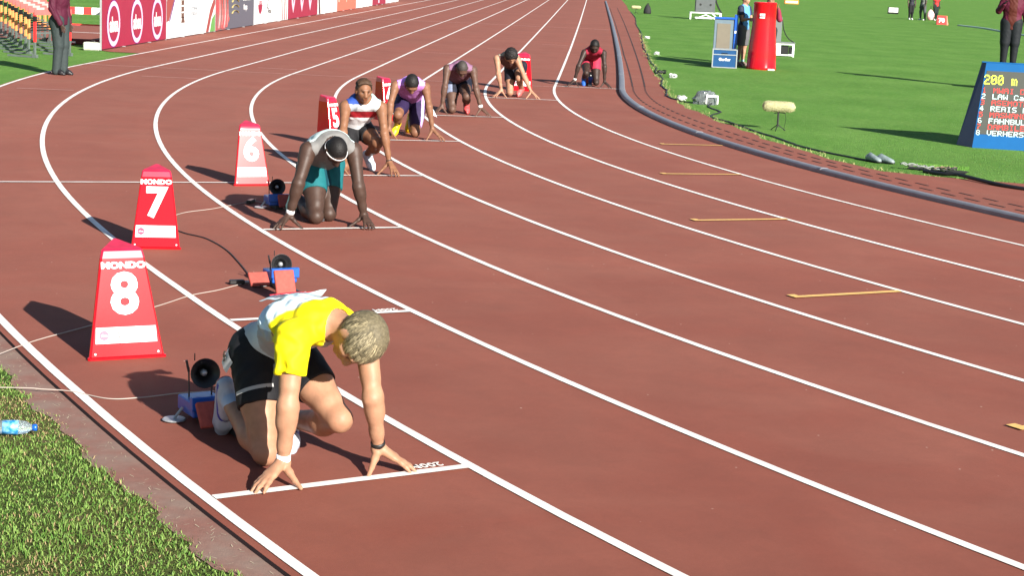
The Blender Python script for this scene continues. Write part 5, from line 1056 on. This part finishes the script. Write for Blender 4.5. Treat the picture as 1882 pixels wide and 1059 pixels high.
# ------------------------------------------------------------------ advertising boards
def wavy(name, pts, mt, par, x=.004):
    mb = MB(); mb.add([(x, p[0], p[1]) for p in pts], [tuple(range(len(pts)))]); return mb.build(name, mt, par)
M_CRIM = mat('crimson board', (.30, .011, .046), .45, .04, 3); M_BWH = mat('white board', (.78, .80, .80), .45, .03, 3); M_PINK = mat('pale pink ring', (.82, .50, .62), .5)
M_BRED = mat('brown red ribbon', (.30, .06, .055), .5); M_CHAR = mat('charcoal board', (.10, .10, .13), .5); M_GOLD = mat('gold print', (.42, .34, .14), .5); M_PURP = mat('purple edge', (.12, .01, .22), .5); M_SALM = mat('salmon board', (.72, .15, .10), .5)
ys = [4.25, 9.88, 15.4, 20.85, 26.8, 33.2, 38.2, 43.9, 49.5, 54.8, 60.5]
H = 1.06
labs = ['crimson advertising board with three pale ringed absa logos', 'white advertising board with small brown emblem and red ribbon at its edges', 'advertising board with red ribbon pattern and charcoal half', 'white advertising board with a small crimson logo and red stripes', 'crimson advertising board with three pale pennants', 'white advertising board with dark slanted edge and grey lettering', 'salmon red advertising board with a pale arch', 'white advertising board between the salmon and the crimson one', 'far crimson advertising board with a pale figure', 'farthest white advertising board at the top edge']
for i, lb in enumerate(labs):
    y0, y1 = ys[i]+.02, ys[i+1]-.02; w_ = y1-y0; t = thing('advertising_board', lb, 'ad board', (-47.32, y0, .0), 0, 'advertising boards along the outer edge of the straight')
    base = [M_CRIM, M_BWH, M_CHAR, M_BWH, M_CRIM, M_BWH, M_SALM, M_BWH, M_CRIM, M_BWH][i]
    mb = MB(); mb.box((-.02, 0, .02), (0, w_, H)); mb.build('panel', base, t)
    mb = MB(); mb.box((-.035, -.012, .0), (.004, .0, H+.01)); mb.box((-.035, w_, .0), (.004, w_+.012, H+.01)); mb.build('end_post', M_GREY, t)
    for q in (.3, .7): 
        mb = MB(); mb.tube([(-.02, w_*q, .7), (-.5, w_*q, .01)], .012, 6); mb.tube([(-.02, w_*q, .012), (.06, w_*q, .012)], .012, 6); mb.build('support_foot', M_GREY, t)
    if i == 0:
        for cy in (.92, 2.86, 4.72):
            for nm, r_, mt_, x_ in (('logo_edge', .535, M_PURP, .003), ('logo_ring', .515, M_PINK, .005), ('logo_inner_edge', .405, M_PURP, .007), ('logo_center', .39, M_CRIM, .009)):
                mb = MB(); mb.add([(x_, cy+math.cos(a_)*r_, .53+math.sin(a_)*r_*.94) for a_ in np.linspace(0, 2*PI, 40)[:-1]], [tuple(range(39))]); mb.build(nm, mt_, t)
            text_mesh('logo_word', 'absa', .44, M_WHITE, t, plane_mw((.012, cy, .50), (0, 1, 0), (1, 0, 0)), .001, .016, .88)
    if i == 1:
        wavy('ribbon', [(0, .42), (.25, .45), (.55, .75), (.85, 1.05), (.1, 1.05), (0, .9)], M_BRED, t); wavy('ribbon_edge', [(.25, .42), (.34, .43), (.62, .72), (.95, 1.05), (.86, 1.05), (.55, .74)], M_PURP, t, .006)
        wavy('ribbon', [(w_-1.15, .025), (w_-.82, .025), (w_-.50, .40), (w_-.02, .75), (w_-.02, 1.0), (w_-.65, .62)], M_BRED, t); wavy('green_shape', [(w_-.65, .025), (w_-.02, .025), (w_-.02, .5), (w_-.42, .36)], mat('green print', (.12, .32, .08), .5), t)
        for q, (a_, b_) in enumerate([(.82, .90), (.66, .74), (.50, .58)]): wavy('emblem', [(1.46, a_-.02), (1.52, a_), (1.52, b_), (1.46, b_+.02), (1.86, b_+.02), (1.80, b_), (1.80, a_), (1.86, a_-.02)], mat('brown emblem', (.14, .07, .05), .5), t, .006)
        wavy('emblem', [(1.5, .36), (1.9, .36), (1.78, .5), (1.6, .5)], mat('brown emblem', (.14, .07, .05), .5), t, .006)
        text_mesh('small_lettering', 'BOTSWANA\nPETROLEUM', .13, mat('grey print', (.3, .32, .35), .5), t, plane_mw((.006, 2.95, .62), (0, 1, 0), (1, 0, 0)), .001)
    if i == 2:
        wavy('ribbon', [(0, .025), (1.3, .025), (1.9, .3), (1.5, .6), (1.9, 1.04), (0, 1.04)], mat('red pattern', (.45, .06, .07), .5, col2=(.16, .12, .12), mixscale=2.2), t)
        for q in range(4): 
            mb = MB(); mb.tube([(.008, .25+q*.35+.25*math.cos(a_), .5+.45*math.sin(a_)) for a_ in np.linspace(-1.2, 1.6, 9)], .03, 5, flat=.3); mb.build('pattern_loop', M_BRED if q % 2 else mat('rose print', (.6, .16, .16), .5), t)
        for q in (.42, .58, .74, .90): 
            mb = MB(); mb.tube([(.006, 2.6+.45*math.cos(a_), q+.10*math.sin(a_)) for a_ in np.linspace(.2, PI-.2, 8)], .035, 5, flat=.3); mb.build('gold_arc', M_GOLD, t)
        text_mesh('board_lettering', 'Debswana', .26, M_WHITE, t, plane_mw((.006, 4.3, .86), (0, 1, 0), (1, 0, 0)), .001, .01); text_mesh('board_lettering', 'Orapa', .22, M_WHITE, t, plane_mw((.006, 4.1, .58), (0, 1, 0), (1, 0, 0)), .001, .01)
    if i == 3:
        for q in ((.34, .44), (.62, .78)):
            pass
        mb = MB(); mb.add([(.006, 1.0+math.cos(a_)*.36, .68+math.sin(a_)*.36) for a_ in np.linspace(0, 2*PI, 30)[:-1]], [tuple(range(29))]); mb.build('logo_disc', M_CRIM, t)
        wavy('logo_bar', [(.62, .60), (1.38, .60), (1.38, .76), (.62, .76)], M_WHITE, t, .009); text_mesh('logo_word', 'absa', .26, M_CRIM, t, plane_mw((.012, 1.0, .68), (0, 1, 0), (1, 0, 0)), .001)
        mb = MB(); mb.tube([(.006, 2.2, 1.0), (.006, 2.3, .72), (.006, 2.15, .5), (.006, 2.35, .45)], .03, 5, flat=.3); mb.build('print_figure', M_BLACK, t)
        text_mesh('small_lettering', 'WORLD', .16, M_BLACK, t, plane_mw((.006, 2.6, .36), (0, 1, 0), (1, 0, 0)), .001)
        for q in (4.6, 5.0, 5.35): wavy('stripe', [(q, 1.04), (q+.14, 1.04), (q+.40, .03), (q+.26, .03)], M_BRED, t)
    if i == 4:
        for q in (1.0, 2.8, 4.6): wavy('pennant', [(q-.45, 1.05), (q+.55, 1.05), (q+.35, .55), (q+.05, .20), (q-.25, .50)], M_PINK, t); wavy('pennant_mark', [(q-.05, .72), (q+.25, .86), (q+.2, .62), (q+.05, .5)], M_CHAR, t, .007)
    if i == 5:
        wavy('dark_wedge', [(0, 1.04), (.35, 1.04), (.75, .03), (.35, .03)], mat('dark brown', (.08, .05, .05), .5), t); text_mesh('board_lettering', 'GOLDEN', .62, mat('grey green print', (.25, .32, .3), .5), t, plane_mw((.006, 3.0, .80), (0, 1, 0), (1, 0, 0)), .001, .01); wavy('green_tick', [(4.5, .6), (4.7, .6), (4.8, 1.04), (4.55, 1.04)], mat('teal print', (.05, .25, .22), .5), t)
    if i == 6:
        mb = MB(); mb.tube([(.006, 1.5+1.1*math.cos(a_), .3+.6*math.sin(a_)) for a_ in np.linspace(.1, PI-.1, 12)], .08, 5, flat=.3); mb.build('arch', mat('pale salmon', (.8, .4, .33), .5), t)
    if i == 8: 
        wavy('pale_figure', [(2.2, .1), (2.7, .1), (2.6, .8), (2.35, .8)], M_PINK, t)

# ------------------------------------------------------------------ hurdles
M_ORG = mat('orange upright', (.80, .30, .10), .5, .08); M_HRED = mat('red upright', (.72, .03, .03), .45, .06); M_GALV = mat('galvanised foot', (.15, .18, .17), .45, .15, 10, metal=.4); M_HGRN = mat('green upright', (.02, .16, .06), .5)
def make_hurdle(label, up, bars, group, h=.91, barh=.10, w_=1.12, foot=.62, footm=None):
    t = thing('hurdle', label, 'hurdle', (0, 0, 0), 0, group)
    for sg in (-1, 1):
        mb = MB(); mb.box((sg*w_/2-.022, -.02, .30), (sg*w_/2+.022, .02, h-.05)); mb.build('upright', up, t)
        mb = MB(); mb.box((sg*w_/2-.018, -.016, .03), (sg*w_/2+.018, .016, .30)); mb.tube([(sg*w_/2, -.02, .30), (sg*w_/2, .06, .06)], .010, 5); mb.build('lower_leg', footm or M_GALV, t)
        mb = MB(); mb.box((sg*w_/2-.022, -.03, 0), (sg*w_/2+.022, foot, .035)); mb.box((sg*w_/2-.035, -.05, 0), (sg*w_/2+.035, .05, .06)); mb.build('foot', footm or M_GALV, t)
        mb = MB(); mb.box((sg*w_/2-.03, -.028, h-.22), (sg*w_/2+.03, .028, h-.12)); mb.build('clamp', M_BLACK, t)
    n = len(bars)
    for k, m_ in enumerate(bars):
        mb = MB(); x0 = -w_/2-.03+(w_+.06)*k/n; mb.box((x0, -.025, h-barh), (x0+(w_+.06)/n, -.005, h)); mb.build('bar_section', m_, t)
    mb = MB(); mb.box((-w_/2, -.01, .45), (w_/2, .01, .48)); mb.build('cross_tube', footm or M_GALV, t)
    return t
def copy_tree(o, par=None):
    c = o.copy(); COL.objects.link(c); c.parent = par
    for ch in list(o.children): copy_tree(ch, c)
    return c
WP = mat('pale red bar', (.62, .13, .12), .5, .1)
WPK = mat('washed pink bar', (.60, .36, .34), .5, .1)
h0 = make_hurdle('', M_ORG, [WP, WPK, WP, WPK, WP], 'nested hurdles parked on the outer grass')
hs = []
lbs = ['nearest hurdle of the parked row, with red uprights', 'second hurdle of the parked row, orange uprights', 'third hurdle of the parked row, orange uprights', 'fourth hurdle of the parked row, orange uprights', 'fifth hurdle of the parked row, orange uprights', 'sixth hurdle of the parked row, orange uprights', 'seventh hurdle of the parked row, orange uprights', 'eighth hurdle of the parked row, orange uprights', 'ninth hurdle of the parked row, at the picture edge', 'tenth hurdle of the parked row, mostly out of the picture']
for i, lb in enumerate(lbs):
    o_ = h0 if i == 0 else copy_tree(h0)
    if i == 0: first = o_
    o_['label'] = lb; o_.location = (-47.7+.19-i*.415, 1.0+.53+i*1.0, -.01); o_.rotation_euler = (0, 0, math.radians(70+rng.normal(0, 1.5)))
for ch in first.children:
    if ch.name.startswith('upright') or ch.name.startswith('bar_section'):
        ch.data = ch.data.copy(); ch.data.materials.clear(); ch.data.materials.append(M_HRED if ch.name.startswith('upright') else (WP))
h1 = make_hurdle('single hurdle with red and white bar and green uprights left of the boards', M_HGRN, [M_HRED, M_WHITE, M_HRED, M_WHITE, M_HRED, M_WHITE], None, h=.84, barh=.15, w_=1.0, footm=M_HRED)
h1.location = (-47.93, 5.68, -.01); h1.rotation_euler = (0, 0, math.radians(6))
t = thing('concrete_block', 'pale concrete weight block at the foot of the crimson board', 'block', (-47.53, 4.35, -.01), .05); mb = MB(); mb.box((-.17, -.15, 0), (.17, .15, .17), bev=.02); mb.build('block_body', mat('pale concrete', (.42, .44, .36), .9, .15, 12, .004, 60), t); mb = MB(); mb.tube([(-.04, 0, .168), (-.03, 0, .20), (.03, 0, .20), (.04, 0, .168)], .006, 5); mb.build('lifting_eye', M_DKMET, t)
t = thing('timber_beam', 'dark red beam lying behind the concrete block', 'beam', (-48.35, 6.3, -.01), .03); mb = MB(); mb.box((-.75, -.08, 0), (.75, .08, .12), bev=.01); mb.build('beam_body', mat('dark red timber', (.12, .02, .02), .8, .2), t); mb = MB(); mb.box((-.4, -.082, .03), (-.1, -.081, .07)); mb.build('white_tag', M_WHITE, t)
# second running surface beyond the boards
mb = MB(); mb.add([(-60, 7.4, -.004), (-47.6, 7.4, -.004), (-47.6, 16.5, -.004), (-60, 14.5, -.004)], [(0, 1, 2, 3)]); mb.build('far_track', M_TRACK, kind='structure')
mb = MB(); mb.add([(-60, 10.9, .0), (-47.6, 11.6, .0), (-47.6, 11.75, .0), (-60, 11.05, .0)], [(0, 1, 2, 3)]); mb.build('far_track_line', M_LINE, kind='structure')
